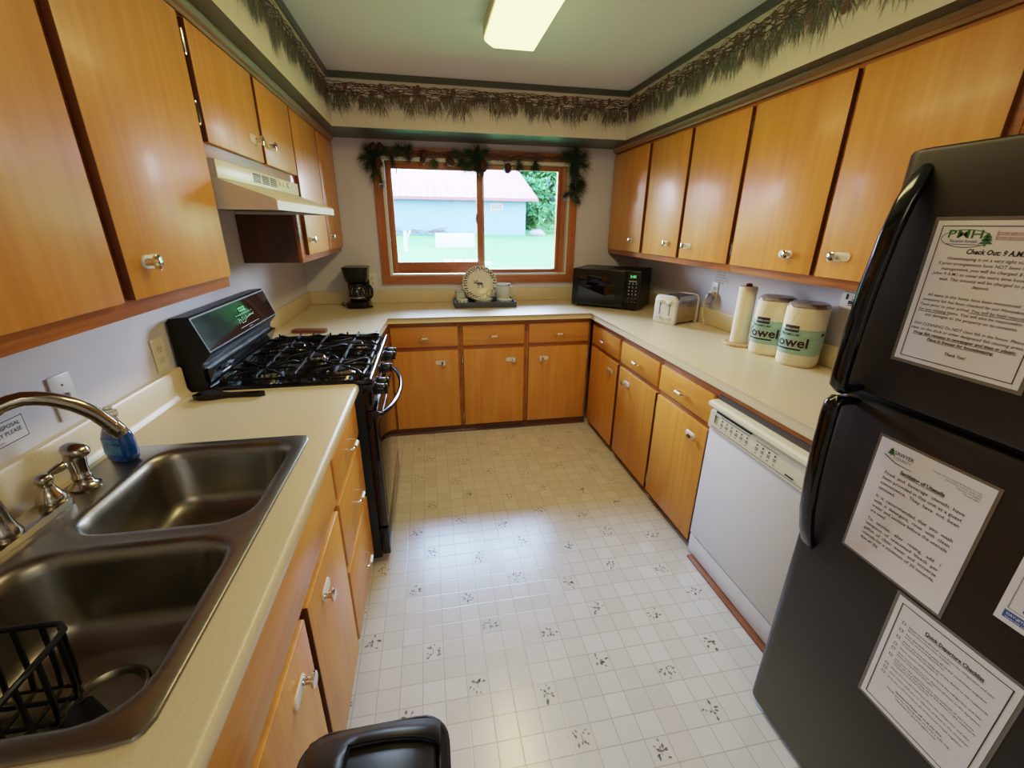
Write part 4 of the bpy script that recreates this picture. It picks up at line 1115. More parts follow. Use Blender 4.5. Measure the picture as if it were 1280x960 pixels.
# ------------------------------------------------------------------ toaster
ta = math.atan2(.081, .205)
to = thing('toaster', 'four-slice toaster with white ends and steel sides on the right counter', 'toaster', (1.530, -1.008, .9142), rz=ta)
mb = MB(); loops(mb, [RR(-.105, .100, -.078, .078, .012, .004), RR(-.105, .100, -.081, .081, .03, .004), RR(-.105, .100, -.081, .081, .150, .004), RR(-.105, .100, -.072, .072, .172, .004), RR(-.105, .100, -.06, .06, .178, .004)]); mb.build('steel_wrap', silver_toast, to, local=True, smooth=50)
for s, nm in ((-1, 'front_end'), (1, 'rear_end')):
    mb = MB(); xa, xb = (-.128, -.103) if s < 0 else (.098, .116)
    pr_ = [(-.083, 0), (.083, 0), (.085, .02), (.085, .150), (.078, .172), (.062, .184), (-.062, .184), (-.078, .172), (-.085, .150), (-.085, .02)]
    mb.prism(pr_, 'x', xa, xb, bev=.006); eb = mb.build(nm, white_plastic, to, local=True)
    if s < 0:
        for y in (-.038, .038):
            mb = MB(); mb.box(-.1288, -.127, y - .004, y + .004, .055, .150, 0, grey_ink); mb.build('lever_slot', None, eb, local=True)
            mb = MB(); mb.prism([(-.022, .135), (.022, .135), (.016, .152), (-.016, .152)], 'x', -.148, -.128, mat=Matrix.Translation((0, y, 0)), bev=.003); mb.build('lever', white_plastic, eb, local=True)
            mb = MB(); mt = Matrix.Translation((-.128, y, .036)) @ Matrix.Rotation(-PI / 2, 4, 'Y'); mb.lathe([(.014, 0), (.013, .010), (0, .011)], seg=18, mat=mt, m=white_plastic); mb.box(-.002, .002, .0, .012, .0105, .0115, 0, grey_ink, mat=mt); mb.build('browning_dial', None, eb, local=True)
mb = MB()
mb.box(-.102, .097, -.056, .056, .1775, .1795, .0005, grey_ink)
for y in (-.042, -.016, .016, .042): mb.box(-.09, .086, y - .009, y + .009, .1792, .1800, 0, hole_black)
mb.build('slot_plate', None, to, local=True)
mb = MB()
for x in (-.09, .09):
    for y in (-.06, .06): mb.cyl((x, y, 0), (x, y, .0125), .010, seg=10)
mb.build('feet', black_plastic, to, local=True)

# ------------------------------------------------------------------ paper towels
ph = thing('paper_towel_holder', 'pale wooden paper towel stand on the right counter', 'paper towel holder', (1.552, -1.615, .9142))
mb = MB(); mb.lathe([(.076, 0), (.080, .003), (.080, .010), (.076, .014), (.062, .0155), (.060, .013), (0, .013)], seg=48); mb.build('base', pale_wood, ph, local=True)
mb = MB(); mb.lathe([(.011, .013), (.011, .312), (.015, .316), (.017, .322), (.012, .328), (0, .330)], seg=20); mb.build('post', dark_wood_and_shadow, ph, local=True)
rl = thing('paper_towel_roll', 'nearly used-up white paper towel roll standing on the wooden stand', 'paper towel roll', (1.552, -1.615, .9275))
mb = MB(); mb.lathe([(.020, .0005), (.044, .0005), (.0445, .003), (.0445, .297), (.043, .2995), (.020, .2995), (.020, .0005)][:-1], seg=40); mb.build('paper', towel_paper, rl, local=True)
mb = MB(); mb.lathe([(.0125, .0005), (.0195, .0005), (.0195, .3005), (.0125, .3005)], seg=28); mb.build('core', kraft, rl, local=True)
def towel_pack(label, loc, rz):
    t = thing('wrapped_paper_towels', label, 'paper towels', loc, rz, 'wrapped paper towel packs')
    R1 = .084; H = .283; q = 2.7
    mb = MB(); mb.lathe([(R1 * .90, 0), (R1 * .97, .006), (R1, .02), (R1 * .995, .10), (R1, .2), (R1 * .985, .262), (R1 * .93, .278)], seg=56, sq=q); mb.build('paper', towel_paper, t, local=True, smooth=60)
    mb = MB(); mb.lathe([(R1 * .965, .268), (R1 * .955, .279), (R1 * .80, .287), (R1 * .5, .285), (R1 * .2, .289), (0, .287)], seg=56, sq=q); mb.build('gathered_wrap', clear_top, t, local=True, smooth=60)
    mb = MB(); mb.lathe([(R1 + .0008, .058), (R1 + .0012, .06), (R1 + .0012, .172), (R1 + .0008, .174)], seg=56, sq=q)
    lb = mb.build('label_band', teal_wrap, t, local=True, smooth=60)
    mb = MB()
    def wrapmap(mb2, th0, r):
        for v in mb2.bm.verts:
            a = th0 + v.co.x / R1; c, s = math.cos(a), math.sin(a); k = (abs(c) ** q + abs(s) ** q) ** (-1 / q)
            v.co = Vector(((r + v.co.z) * k * c, (r + v.co.z) * k * s, v.co.y))
    I4 = Matrix.Identity(4)
    def rect(u0, u1, v0, v1, w, m, n=8):
        for i in range(n):
            a, b = u0 + (u1 - u0) * i / n, u0 + (u1 - u0) * (i + 1) / n
            mb.poly([(a, v0, w), (b, v0, w), (b, v1, w), (a, v1, w)], [(0, 1, 2, 3)], m)
    rect(-.062, -.004, .160, .190, .0016, ink)
    add_text(mb, 'KIRKLAND', .0105, Matrix.Translation((-.060, .171, .0022)), pale_ink, bold=.012, width=.053)
    add_text(mb, 'PREMIUM!', .016, Matrix.Translation((-.075, .143, .0018)), ink, spacing=1.1, width=.080, bold=.02)
    for dx, dy in ((.0016, 0), (-.0016, 0), (0, .0016), (0, -.0016), (.0011, .0011), (-.0011, -.0011), (.0011, -.0011), (-.0011, .0011)):
        add_text(mb, 'Towel', .062, Matrix.Translation((-.118 + dx, .094 + dy, .0018)), pale_ink, bold=.03, width=.160)
    add_text(mb, 'Towel', .062, Matrix.Translation((-.118, .094, .0026)), ink, bold=.03, width=.160)
    rect(-.095, .018, .078, .086, .0016, ink, 12)
    wrapmap(mb, 0, R1)
    mb.build('printed_lettering', None, lb, local=True, smooth=0, fixn=False)
    mb = MB(); rect(.085, .115, .148, .162, .0016, ink, 4); wrapmap(mb, 0, R1)
    mb.build('side_mark', None, lb, local=True, smooth=0, fixn=False)
    return t
towel_pack('wrapped paper towel pack, the one beside the wooden towel stand', (1.590, -1.784, .9142), math.radians(222))
towel_pack('wrapped paper towel pack, the one nearer the refrigerator', (1.592, -1.972, .9142), math.radians(216))

# ------------------------------------------------------------------ dishwasher
dw = thing('dishwasher', 'white dishwasher with cream control panel under the right counter', 'dishwasher', (1.38, -2.42, 0))
D0, D1 = -2.722, -2.1165
mb = MB(); mb.box(1.100, 1.69, D0 + .004, D1 - .004, .0605, .845); mb.build('tub_body', M('dishwasher_frame', C(70, 52, 40), .6, var=.1), dw)
mb = MB(); mb.box(1.082, 1.100, D0, D1, .122, .690, .005); mb.build('door_panel', white_enamel, dw)
mb = MB(); mb.prism([(1.100, .694), (1.074, .694), (1.072, .700), (1.076, .770), (1.088, .778), (1.080, .788), (1.060, .793), (1.056, .800), (1.058, .812), (1.068, .819), (1.100, .821)], 'y', D0, D1)
cpn = mb.build('control_panel', almond, dw, smooth=25)
mb = MB(); mb.box(1.078, 1.084, -2.36, -2.15, .771, .7845, 0, hole_black); mb.build('latch_recess', None, cpn)
mb = MB()
def bar(y, z, w, h, m): mb.box(1.0712 + (z - .70) * .057 - .0012, 1.0718 + (z - .70) * .057 + .0006, y - w / 2, y + w / 2, z - h / 2, z + h / 2, 0, m)
for k in range(5): bar(-2.166, .760 - k * .008, .014, .002, grey_ink)
bar(-2.155, .744, .004, .036, ink)
for k in range(6):
    y = -2.20 - k * .030; bar(y, .752, .004, .006, ink); bar(y, .740, .012, .003, grey_ink); bar(y, .733, .014, .003, grey_ink); bar(y, .722, .003, .003, ink)
for k in range(4):
    y = -2.405 - k * .030; bar(y, .752, .005, .006, ink); bar(y, .740, .013, .003, grey_ink); bar(y, .733, .010, .003, grey_ink); bar(y, .720, .003, .003, ink)
bar(-2.275, .765, .17, .0012, grey_ink); bar(-2.45, .765, .11, .0012, grey_ink); bar(-2.57, .716, .036, .005, ink); bar(-2.42, .707, .56, .001, grey_ink)
mb.build('printed_controls', None, cpn, smooth=0)
mb = MB(); mb.box(1.086, 1.104, D0, D1, .018, .114, .004); mb.build('kick_panel', white_enamel, dw)
mb = MB()
for y in (D0 + .06, D1 - .06):
    for x in (1.14, 1.64): mb.cyl((x, y, .0005), (x, y, .0607), .014, seg=10)
mb.build('feet', black_plastic, dw)
mb = MB(); mb.box(1.064, 1.115, -2.755, -2.150, .0005, .013, .002)
struct('trim_7', mb, threshold_mat)
mb = MB(); mb.box(1.108, 1.69, D0 + .0005, D1 - .0005, .847, .8745); mb.box(1.104, 1.112, D0 + .0005, D1 - .0005, .823, .8745)
tag(mb.build('counter_rail', frame_h), 'dark wooden rail between the dishwasher top and the right countertop', 'rail')
mb = MB(); mb.box(1.105, 1.69, -2.7555, -2.7235, .001, .8745); tag(mb.build('end_panel', frame_v), 'narrow wooden panel between dishwasher and refrigerator', 'panel')

# ------------------------------------------------------------------ refrigerator
rf = thing('refrigerator', 'dark slate top-freezer refrigerator covered with notices on the right', 'refrigerator', (1.30, -3.17, 0))
F0, F1, FX = -3.545, -2.786, .900
mb = MB(); mb.box(.972, 1.688, F0 + .006, F1 - .006, .018, 1.655, .006); mb.build('cabinet_body', fridge_side, rf)
mb = MB()
for x in (1.02, 1.64):
    for y in (F0 + .08, F1 - .08): mb.cyl((x, y, .0005), (x, y, .0185), .02, seg=12)
mb.build('feet', black_plastic, rf)
def door_loop(z, ins=0.0):
    pts = [(.966, F0 + ins), (.966, F1 - ins)]
    r = .040; n = 8
    for i in range(n + 1):
        t = PI / 2 * i / n; pts.append((FX + ins + .034 - .034 * math.sin(t) , F1 - ins - r + r * math.cos(t)))
    for i in range(n + 1):
        t = PI / 2 * (1 - i / n); pts.append((FX + ins + .034 - .034 * math.sin(t), F0 + ins + r - r * math.cos(t)))
    return [(x, y, z) for x, y in pts]
def fdoor(name, z0, z1, cap):
    mb = MB()
    L = [door_loop(z0, .006), door_loop(z0 + .002, .002), door_loop(z0 + .006, 0), door_loop(z1 - .010, 0), door_loop(z1 - .004, .002), door_loop(z1, .008)]
    n = len(L[0]); vs = [p for l in L for p in l]; fs = [tuple(range(n)), tuple(range((len(L) - 1) * n, len(L) * n))]
    for q in range(len(L) - 1): fs += [(q * n + i, q * n + (i + 1) % n, (q + 1) * n + (i + 1) % n, (q + 1) * n + i) for i in range(n)]
    mb.poly(vs, fs); return mb.build(name, slate, rf, smooth=30)
fz_ = fdoor('freezer_door', 1.152, 1.672, True); fr_ = fdoor('fridge_door', .022, 1.134, True)
mb = MB(); mb.box(.935, .975, F0 + .01, F1 - .01, 1.1345, 1.1515); mb.build('door_gasket', hole_black, rf)
def handle(path, parent, yc):
    mb = MB(); n = len(path); seg = 14; vs = []
    for i, (x, z, wy, tx) in enumerate(path):
        a = path[max(i - 1, 0)]; b = path[min(i + 1, n - 1)]; t = Vector((b[0] - a[0], 0, b[1] - a[1])).normalized(); nn = Vector((-t.z, 0, t.x))
        for k in range(seg):
            th = 2 * PI * k / seg; c, s = math.cos(th), math.sin(th); kk = (abs(c) ** 3 + abs(s) ** 3) ** (-1 / 3)
            vs.append(Vector((x, yc, z)) + nn * (tx * c * kk) + Vector((0, wy * s * kk, 0)))
    fs = [tuple(range(seg)), tuple(range((n - 1) * seg, n * seg))]
    for i in range(n - 1): fs += [(i * seg + k, i * seg + (k + 1) % seg, (i + 1) * seg + (k + 1) % seg, (i + 1) * seg + k) for k in range(seg)]
    mb.poly(vs, fs); return mb.build('door_handle', black_gloss, parent, smooth=50)
HYc = -2.842
handle([(.906, 1.640, .014, .006), (.893, 1.618, .018, .010), (.876, 1.57, .019, .012), (.860, 1.50, .019, .013), (.848, 1.40, .019, .013), (.842, 1.30, .019, .013), (.840, 1.20, .019, .013), (.842, 1.168, .019, .013), (.852, 1.158, .019, .012), (.88, 1.160, .018, .009), (.906, 1.162, .017, .008)], fz_, HYc)
handle([(.906, 1.124, .017, .008), (.88, 1.126, .018, .009), (.852, 1.128, .019, .012), (.842, 1.118, .019, .013), (.840, 1.09, .019, .013), (.842, .99, .019, .013), (.848, .90, .019, .013), (.860, .81, .019, .013), (.876, .745, .019, .012), (.893, .70, .018, .010), (.906, .680, .014, .006)], fr_, HYc)

FM = lambda y, z, o: Matrix(((0, 0, -1, FX - o), (-1, 0, 0, y), (0, 1, 0, z), (0, 0, 0, 1)))
def notice(name, label, y0, z1, w, h, margin=.007, film=True, rot=0.0):
    """y0 = left edge as seen, z1 = top edge"""
    t = thing(name, label, 'notice', (FX, y0 - w / 2, z1 - h / 2), 0, 'notices on the refrigerator')
    B = FM(y0, z1, .0004) @ Matrix.Rotation(rot, 4, 'Z')
    mb = MB()
    if film:
        mb.box(0, w, -h, 0, 0, .0005, mat=B); mb.build('laminate', laminate_film, t)
    mb = MB(); mb.box(margin, w - margin, -h + margin, -margin, .0006, .0011, mat=B); mb.build('sheet', paper_white, t)
    mk = MB()
    return t, B, mk
def frame_lines(mk, B, x0, x1, y0, y1, w, m):
    for b in ((x0, x1, y0, y0 + w), (x0, x1, y1 - w, y1), (x0, x0 + w, y0, y1), (x1 - w, x1, y0, y1)): mk.box(b[0], b[1], b[2], b[3], .0012, .0015, 0, m, mat=B)
def tree_logo(mk, B, x, y, s, m):
    for k in range(3):
        mk.poly([(x - s * (.32 + .1 * k), y - s * (.28 + .26 * k), .0016), (x + s * (.32 + .1 * k), y - s * (.28 + .26 * k), .0016), (x, y + s * (.12 - .24 * k), .0016)], [(0, 1, 2)], m, B)
    mk.poly([(x - s * .05, y - s, .0016), (x + s * .05, y - s, .0016), (x + s * .05, y - s * .75, .0016), (x - s * .05, y - s * .75, .0016)], [(0, 1, 2, 3)], m, B)
def txt(mk, B, s, x, y, size, m=None, align='LEFT', bold=0.0, shear=0.0, width=None, ul=False):
    add_text(mk, s, size, B @ Matrix.Translation((x, y, .0016)), m or ink, align, bold, shear, width=width)
    if ul:
        w = width or len(s) * size * .5
        a = x if align == 'LEFT' else x - w / 2
        mk.box(a, a + w, y - size * .22, y - size * .14, .0015, .0017, 0, m or ink, mat=B)
# notice 1
t, B, mk = notice('laminated_notice', 'check-out notice taped to the freezer door, with green tree logo', -2.894, 1.540, .228, .294)
frame_lines(mk, B, .017, .211, -.279, -.016, .0016, border_ink)
pts = [(.062 + .041 * math.cos(2 * PI * i / 40), -.039 + .0165 * math.sin(2 * PI * i / 40), .0015) for i in range(40)]
pt2 = [(.062 + .0396 * math.cos(2 * PI * i / 40), -.039 + .0152 * math.sin(2 * PI * i / 40), .0015) for i in range(40)]
mk.poly(pts + pt2, [(i, (i + 1) % 40, 40 + (i + 1) % 40, 40 + i) for i in range(40)], green_ink, B)
txt(mk, B, 'PMH', .060, -.038, .021, green_ink, 'CENTER', .008, width=.056); txt(mk, B, 'Vacation Rentals', .060, -.046, .0075, blue_ink, 'CENTER', .01, width=.046); mk.box(.032, .088, -.050, -.049, .0015, .0017, 0, blue_ink, mat=B)
tree_logo(mk, B, .096, -.030, .022, green_ink)
txt(mk, B, 'Emergency Call #: 715', .108, -.030, .0075, red_ink, width=.085, ul=True); txt(mk, B, 'Emergency Text #: 715', .108, -.038, .0075, red_ink, width=.085, ul=True)
txt(mk, B, 'Check Out: 9 A.M.', .114, -.066, .0125, bold=.03, shear=.15, align='CENTER', width=.085)
L1 = [('Housekeeping is on a very tight schedule.', .140), ('If prior arrangements have NOT been made with', .165), ('management, you will be charged $100.00', .150), ('(after 9 A.M.) to cover the extra time housekeepers', .175), ('wait. This amount will be charged to your', .145), ('deposit.', .026)]
for k, (s, w) in enumerate(L1): txt(mk, B, s, .114, -.078 - k * .0098, .0082, align='CENTER', shear=.15, width=w, bold=.004)
L1 = [('All items in this home have been inventoried. The', .165), ('inventory list has been checked by our Housekeeping', .178), ('Team prior to your arrival. You will be held responsible', .182), ('for any missing items. You will also be responsible for', .180), ('any damages to the property or its contents.', .150)]
for k, (s, w) in enumerate(L1): txt(mk, B, s, .114, -.150 - k * .0098, .0082, align='CENTER', shear=.15, width=w, bold=.004)
mk.box(.024, .080, -.1815, -.1806, .0015, .0017, 0, ink, mat=B); mk.box(.112, .205, -.1717, -.1708, .0015, .0017, 0, ink, mat=B)
L1 = [('FISH CLEANING: Do NOT clean fish in the house. Please', .180), ('clean on the dock or other designated fish cleaning areas.', .186), ('Wrap fish remains in newspaper and then in plastic.', .172), ('Place in freezer for housekeeping.', .112)]
for k, (s, w) in enumerate(L1): txt(mk, B, s, .114, -.209 - k * .0095, .0080, align='CENTER', shear=.15, width=w, bold=.02 if k > 1 else .004, ul=k > 1)
txt(mk, B, 'Thank You!', .114, -.258, .0085, align='CENTER', bold=.02, shear=.15, width=.036)
mk.build('printed_text', None, t, smooth=0, fixn=False)
# notice 2
t, B, mk = notice('laminated_notice', 'utensil sanitizing notice at the top of the refrigerator door, with small tree logo', -2.926, 1.078, .229, .316, margin=.006, rot=math.radians(-.6))
tree_logo(mk, B, .036, -.022, .018, green_ink)
txt(mk, B, 'SAWYER', .042, -.032, .0125, ink, bold=.01, width=.040); txt(mk, B, 'COUNTY', .042, -.0425, .0095, ink, width=.038)
mk.poly([(.024, -.040, .0015), (.05, -.050, .0015), (.085, -.051, .0015), (.085, -.0525, .0015), (.05, -.0525, .0015), (.024, -.043, .0015)], [(0, 1, 2, 3, 4, 5)], green_ink, B)
for k, s in enumerate(('Sawyer County Health & Human Services', '10610 Main Street, Suite 224', 'Hayward, WI 54843', '715-634-4806')): txt(mk, B, s, .205 - [.084, .062, .040, .028][k], -.028 - k * .0055, .0045, width=[.084, .062, .040, .028][k])
txt(mk, B, 'Sanitizing of Utensils', .110, -.068, .0115, align='CENTER', bold=.03, width=.088, ul=True)
L2 = [('Food  and  beverage  utensils  have', 0), ('been provided in this unit as a guest', 0), ('convenience.  They  have  not  been', 0), ('sanitized.', .036), None, ('It  is  recommended  that  you  wash', 0), ('with  a  detergent,  rinse  with  clean', 0), ('water and sanitize before the utensils', 0), ('are used.', .036), None, ('To   sanitize,   after   rinsing,   add   1', 0), ('teaspoon  of  unscented  bleach  per', 0), ('gallon  of  clean  water  and  immerse', 0), ('utensils for a minimum of 30 seconds,', 0), ('then air dry', .042)]
y = -.085
for it in L2:
    if it: txt(mk, B, it[0], .036, y, .0112, width=it[1] or .158, bold=.006); y -= .0136
    else: y -= .0085
mk.build('printed_text', None, t, smooth=0, fixn=False)
# notice 3
t, B, mk = notice('laminated_notice', 'departure checklist notice, lowest sheet on the refrigerator door', -3.068, .754, .232, .318, margin=.007)
frame_lines(mk, B, .017, .215, -.300, -.020, .0018, ink)
txt(mk, B, 'Quick Departure Checklist', .125, -.050, .012, align='CENTER', bold=.03, width=.105, ul=True)
rows = [2, 2, 2, 1, 2, 3, 1, 1, 1]; y = -.065
samples = ['Please remove all food items from the refrigerator and take', 'them home with you or dispose of them in the dumpster.', 'Strip the beds and place all of the used linens together', 'and leave the used towels in the bathtub of this home.', 'Wash, dry and put away all of the dishes in the cupboards', 'Take all garbage to the dumpster before leaving the cabin']
q = 0
for n_ in rows:
    frame_lines(mk, B, .030, .037, y - .001, y + .006, .0008, grey_ink)
    for k in range(n_):
        s = samples[q % 6]; q += 1
        txt(mk, B, s, .044, y, .0062, width=(.150 if k < n_ - 1 or n_ == 1 else .075) + (q % 3) * .004, bold=.004); y -= .0072
    y -= .0062
y -= .006
for k, s in enumerate(('Questions? Please call us at any time', 'Thank you for staying with us, have a safe trip', 'We hope to see you again soon')): txt(mk, B, s, .116, y - k * .009, .0070, align='CENTER', width=(.095, .13, .085)[k], bold=.02 if k == 0 else .004)
mk.build('printed_text', None, t, smooth=0, fixn=False)
# notice 4
t, B, mk = notice('printed_flyer', 'white flyer with blue bottom strip at the right side of the refrigerator door', -3.214, 1.124, .22, .282, margin=.0005, film=False)
mk.box(.010, .210, -.271, -.255, .0012, .0014, 0, blue_ink, mat=B)
txt(mk, B, 'DAY-JETZ.COM', .014, -.263, .0065, paper_white, bold=.02); txt(mk, B, 'www.visit us online', .014, -.2695, .0055, paper_white)
frame_lines(mk, B, .012, .208, -.25, -.02, .0007, grey_ink)
for k in range(9): mk.box(.020, .200, -.060 - k * .018, -.0596 - k * .018, .0012, .0014, 0, grey_ink, mat=B)
txt(mk, B, 'BOAT', .030, -.243, .026, ink, bold=.02); txt(mk, B, 'FISH', .110, -.243, .026, ink, bold=.02)
mk.build('printed_text', None, t, smooth=0, fixn=False)

# ------------------------------------------------------------------ trash can
tc = thing('trash_can', 'black plastic trash can with domed lid on the floor by the sink cabinet', 'trash can', (-.249, -3.236, 0))
mb = MB(); loops(mb, [RR(-.105, .105, -.15, .15, .0005, .05), RR(-.11, .11, -.155, .155, .006, .05), RR(-.130, .130, -.185, .185, .575, .05), RR(-.130, .130, -.185, .185, .580, .05)]); mb.build('bin', soft_black, tc, local=True)
mb = MB(); loops(mb, [RR(-.134, .134, -.189, .189, .578, .055), RR(-.137, .137, -.192, .192, .584, .055), RR(-.137, .137, -.192, .192, .598, .055), RR(-.131, .131, -.186, .186, .604, .05), RR(-.118, .118, -.172, .172, .600, .05)]); lid = mb.build('lid_rim', soft_black, tc, local=True)
mb = MB(); vs = []; fs = []; na, nb = 20, 14
def dome(u, v):                                                    # u across x, v along y
    a = PI * u
    return (-.122 * math.cos(a), -.172 + .344 * v, .598 + .105 * math.sin(a) ** .75 * (math.sin(PI * (.03 + .94 * v))) ** .55)
for i in range(na + 1):
    for j in range(nb + 1): vs.append(dome(i / na, j / nb))
for i in range(na):
    for j in range(nb):
        if 8 <= i <= 18 and 1 <= j <= 11: continue
        fs.append((i * (nb + 1) + j, (i + 1) * (nb + 1) + j, (i + 1) * (nb + 1) + j + 1, i * (nb + 1) + j + 1))
mb.poly(vs, fs)
hood_ = mb.build('dome', soft_black, lid, local=True, smooth=60)
md = hood_.modifiers.new('thick', 'SOLIDIFY'); md.thickness = .005
mb = MB(); vs = []; fs = []
for i in range(13):
    for j in range(11):
        p = dome((8 + i * 11 / 12) / na, (1 + j * 1.1) / nb)
        vs.append((p[0] * .93, p[1], .598 + (p[2] - .598) * .80))
for i in range(12):
    for j in range(10): fs.append((i * 11 + j, (i + 1) * 11 + j, (i + 1) * 11 + j + 1, i * 11 + j + 1))
mb.poly(vs, fs); mb.build('swing_flap', soft_black, lid, local=True, smooth=60)

# ------------------------------------------------------------------ ceiling light
cl_ = thing('ceiling_light', 'long fluorescent ceiling light with yellowish diffuser', 'ceiling light', (.338, -1.83, ZC - .001))
mb = MB(); mb.box(.206, .472, -2.455, -1.215, 2.336, 2.386, .003); mb.build('housing', fixture_side, cl_)
mb = MB(); mb.prism([(.213, 2.3355), (.214, 2.325), (.226, 2.316), (.256, 2.299), (.448, 2.299), (.456, 2.316), (.464, 2.325), (.465, 2.3355)], 'y', -2.450, -1.222)
mb.build('diffuser', diffuser, cl_, smooth=25)

# ------------------------------------------------------------------ pine garland over the window
gl = thing('pine_garland', 'pine and twig garland with cones draped over the window top', 'garland', (.33, -.03, 2.0))
mb = MB(); rr = random.Random(21)
for k in range(9):
    p1, p2 = rr.uniform(0, 6), rr.uniform(0, 6); y0 = -.030 - rr.uniform(0, .02); pts = []
    xa, xb = rr.uniform(-.45, -.30), rr.uniform(.95, 1.06)
    for i in range(44):
        u = i / 43; x = xa + (xb - xa) * u
        pts.append((x, y0 + .008 * math.sin(x * 17 + p2), 2.002 + .012 * math.sin(x * 9 + p1) + .010 * math.sin(x * 23 + p2) - .006 * k * .4 + .01))
    mb.tube(pts, rr.uniform(.0022, .0038), 6)
mb.tube([(-.56, -.04, 1.955), (-.53, -.04, 1.972), (-.49, -.04, 1.985), (-.42, -.035, 1.99)], .003, 6)
mb.tube([(.35, -.05, 2.02), (.43, -.055, 2.01), (.50, -.055, 1.98), (.52, -.055, 1.94), (.545, -.055, 1.91)], .0025, 6)
mb.tube([(-.315, -.05, 1.985), (-.305, -.052, 1.93), (-.295, -.05, 1.895), (-.292, -.05, 1.86)], .0035, 6)
mb.build('grapevine_twigs', twig_mat, gl)
def sprig(x, z, dirs, cnt, ln, y=-.040, light=False, seed=0):
    r_ = random.Random(seed); mb = MB()
    for (dx, dz, stem) in dirs:
        d = Vector((dx, -.12, dz)).normalized(); o = Vector((x, y, z))
        mb.tube([o, o + d * stem], .0022, 5)
        for k in range(int(cnt * 2.3)):
            t = r_.uniform(.05, 1.0); p = o + d * stem * t
            v = (d * r_.uniform(.35, 1.1) + Vector((r_.gauss(0, .6), r_.gauss(-.15, .45), r_.gauss(0, .6)))).normalized(); L = ln * 1.28 * r_.uniform(.6, 1.1)
            w = v.cross(Vector((r_.gauss(0, 1), r_.gauss(0, 1), r_.gauss(0, 1)))).normalized() * .0019
            e = p + v * L; e.y = min(e.y, -.023)
            p.y = min(p.y, -.024)
            mb.poly([p - w, p + w, e], [(0, 1, 2)])
    return mb.build('pine_sprig', needle_b if light else needle_a, gl, smooth=0, fixn=False)
sprig(-.46, 1.985, [(-.7, -.3, .07), (-.4, -.9, .10), (.0, -1, .17), (.3, -1, .22), (.5, -.5, .08), (.6, .1, .07), (-.3, .3, .04)], 70, .055, y=-.045, seed=1)
sprig(-.33, 1.99, [(.6, .1, .05), (.3, -1, .06), (-.3, .2, .04)], 55, .05, seed=2)
sprig(-.215, 2.010, [(-.6, .3, .06), (.3, .4, .03), (.2, -.6, .05)], 60, .05, seed=3)
sprig(-.02, 1.975, [(.0, -1, .05), (.4, -.8, .04), (-.3, -.8, .04)], 45, .045, light=True, seed=4)
sprig(.190, 1.985, [(-.5, .3, .06), (.3, -.5, .06), (-.3, -.6, .06), (.4, .4, .05)], 55, .05, seed=5)
sprig(.205, 1.955, [(.1, -1, .05), (.6, -.7, .06)], 45, .05, light=True, seed=6)
sprig(.305, 1.985, [(0, 1, .055), (.7, .5, .08), (-.7, -.5, .09), (.6, -.4, .08), (-.1, -1, .09), (.3, -1, .08), (-.6, .3, .06)], 75, .06, y=-.05, seed=7)
sprig(.625, 1.985, [(-.1, -1, .06), (.3, -.9, .05)], 50, .05, seed=8)
sprig(.755, 1.985, [(0, -1, .06), (.3, -.9, .06), (-.3, -.9, .06)], 50, .045, seed=9)
sprig(1.045, 2.00, [(.2, .6, .06), (.7, .2, .09), (.8, -.3, .11), (.3, -.8, .12), (-.4, .2, .06), (.0, -1, .10)], 80, .075, y=-.05, seed=10)
sprig(1.075, 1.86, [(.7, -.3, .07), (.2, -1, .09), (-.3, -.8, .06), (.6, -.8, .09)], 75, .07, y=-.05, seed=11)
sprig(1.04, 1.77, [(.5, -.5, .09), (.7, -.7, .10), (-.4, -.3, .05)], 60, .055, y=-.045, seed=12)
def cone(x, z, h, ang, y=-.065):
    mb = MB(); mt = Matrix.Translation((x, y, z)) @ Matrix.Rotation(ang, 4, 'Y')
    mb.ball((0, 0, 0), (h * .36, h * .36, h * .5), 12, 8, mat=mt)
    n = 7
    for r in range(n):
        t = (r + .5) / n; zz = (t - .5) * h; rad = h * .42 * math.sin(PI * (.12 + .80 * t)) + .002; m_ = max(5, int(rad * 600))
        for k in range(m_):
            a = 2 * PI * (k + .5 * (r % 2)) / m_; c, s = math.cos(a), math.sin(a); w = .0042
            b0 = Vector((c * rad * .6, s * rad * .6, zz)); tip = Vector((c * rad * 1.2, s * rad * 1.2, zz - h * .05)); sd = Vector((-s, c, 0)) * w
            mb.poly([b0 - sd, b0 + sd, tip + sd * .7, tip - sd * .7, b0 - sd + Vector((0, 0, h * .05)), b0 + sd + Vector((0, 0, h * .05))], [(0, 1, 2, 3), (4, 5, 2, 3)], None, mt)
    return mb.build('pine_cone', cone_mat, gl, smooth=30)
cone(-.445, 2.035, .055, .3); cone(-.395, 2.035, .055, -.2); cone(-.42, 1.93, .075, .1); cone(-.09, 1.995, .065, 2.9); cone(-.10, 1.955, .05, 3.1)
cone(.10, 1.955, .075, 2.3); cone(.345, 1.93, .08, 2.9, -.075); cone(.535, 1.925, .075, .15, -.06); cone(.33, 1.885, .055, 3.0, -.07)

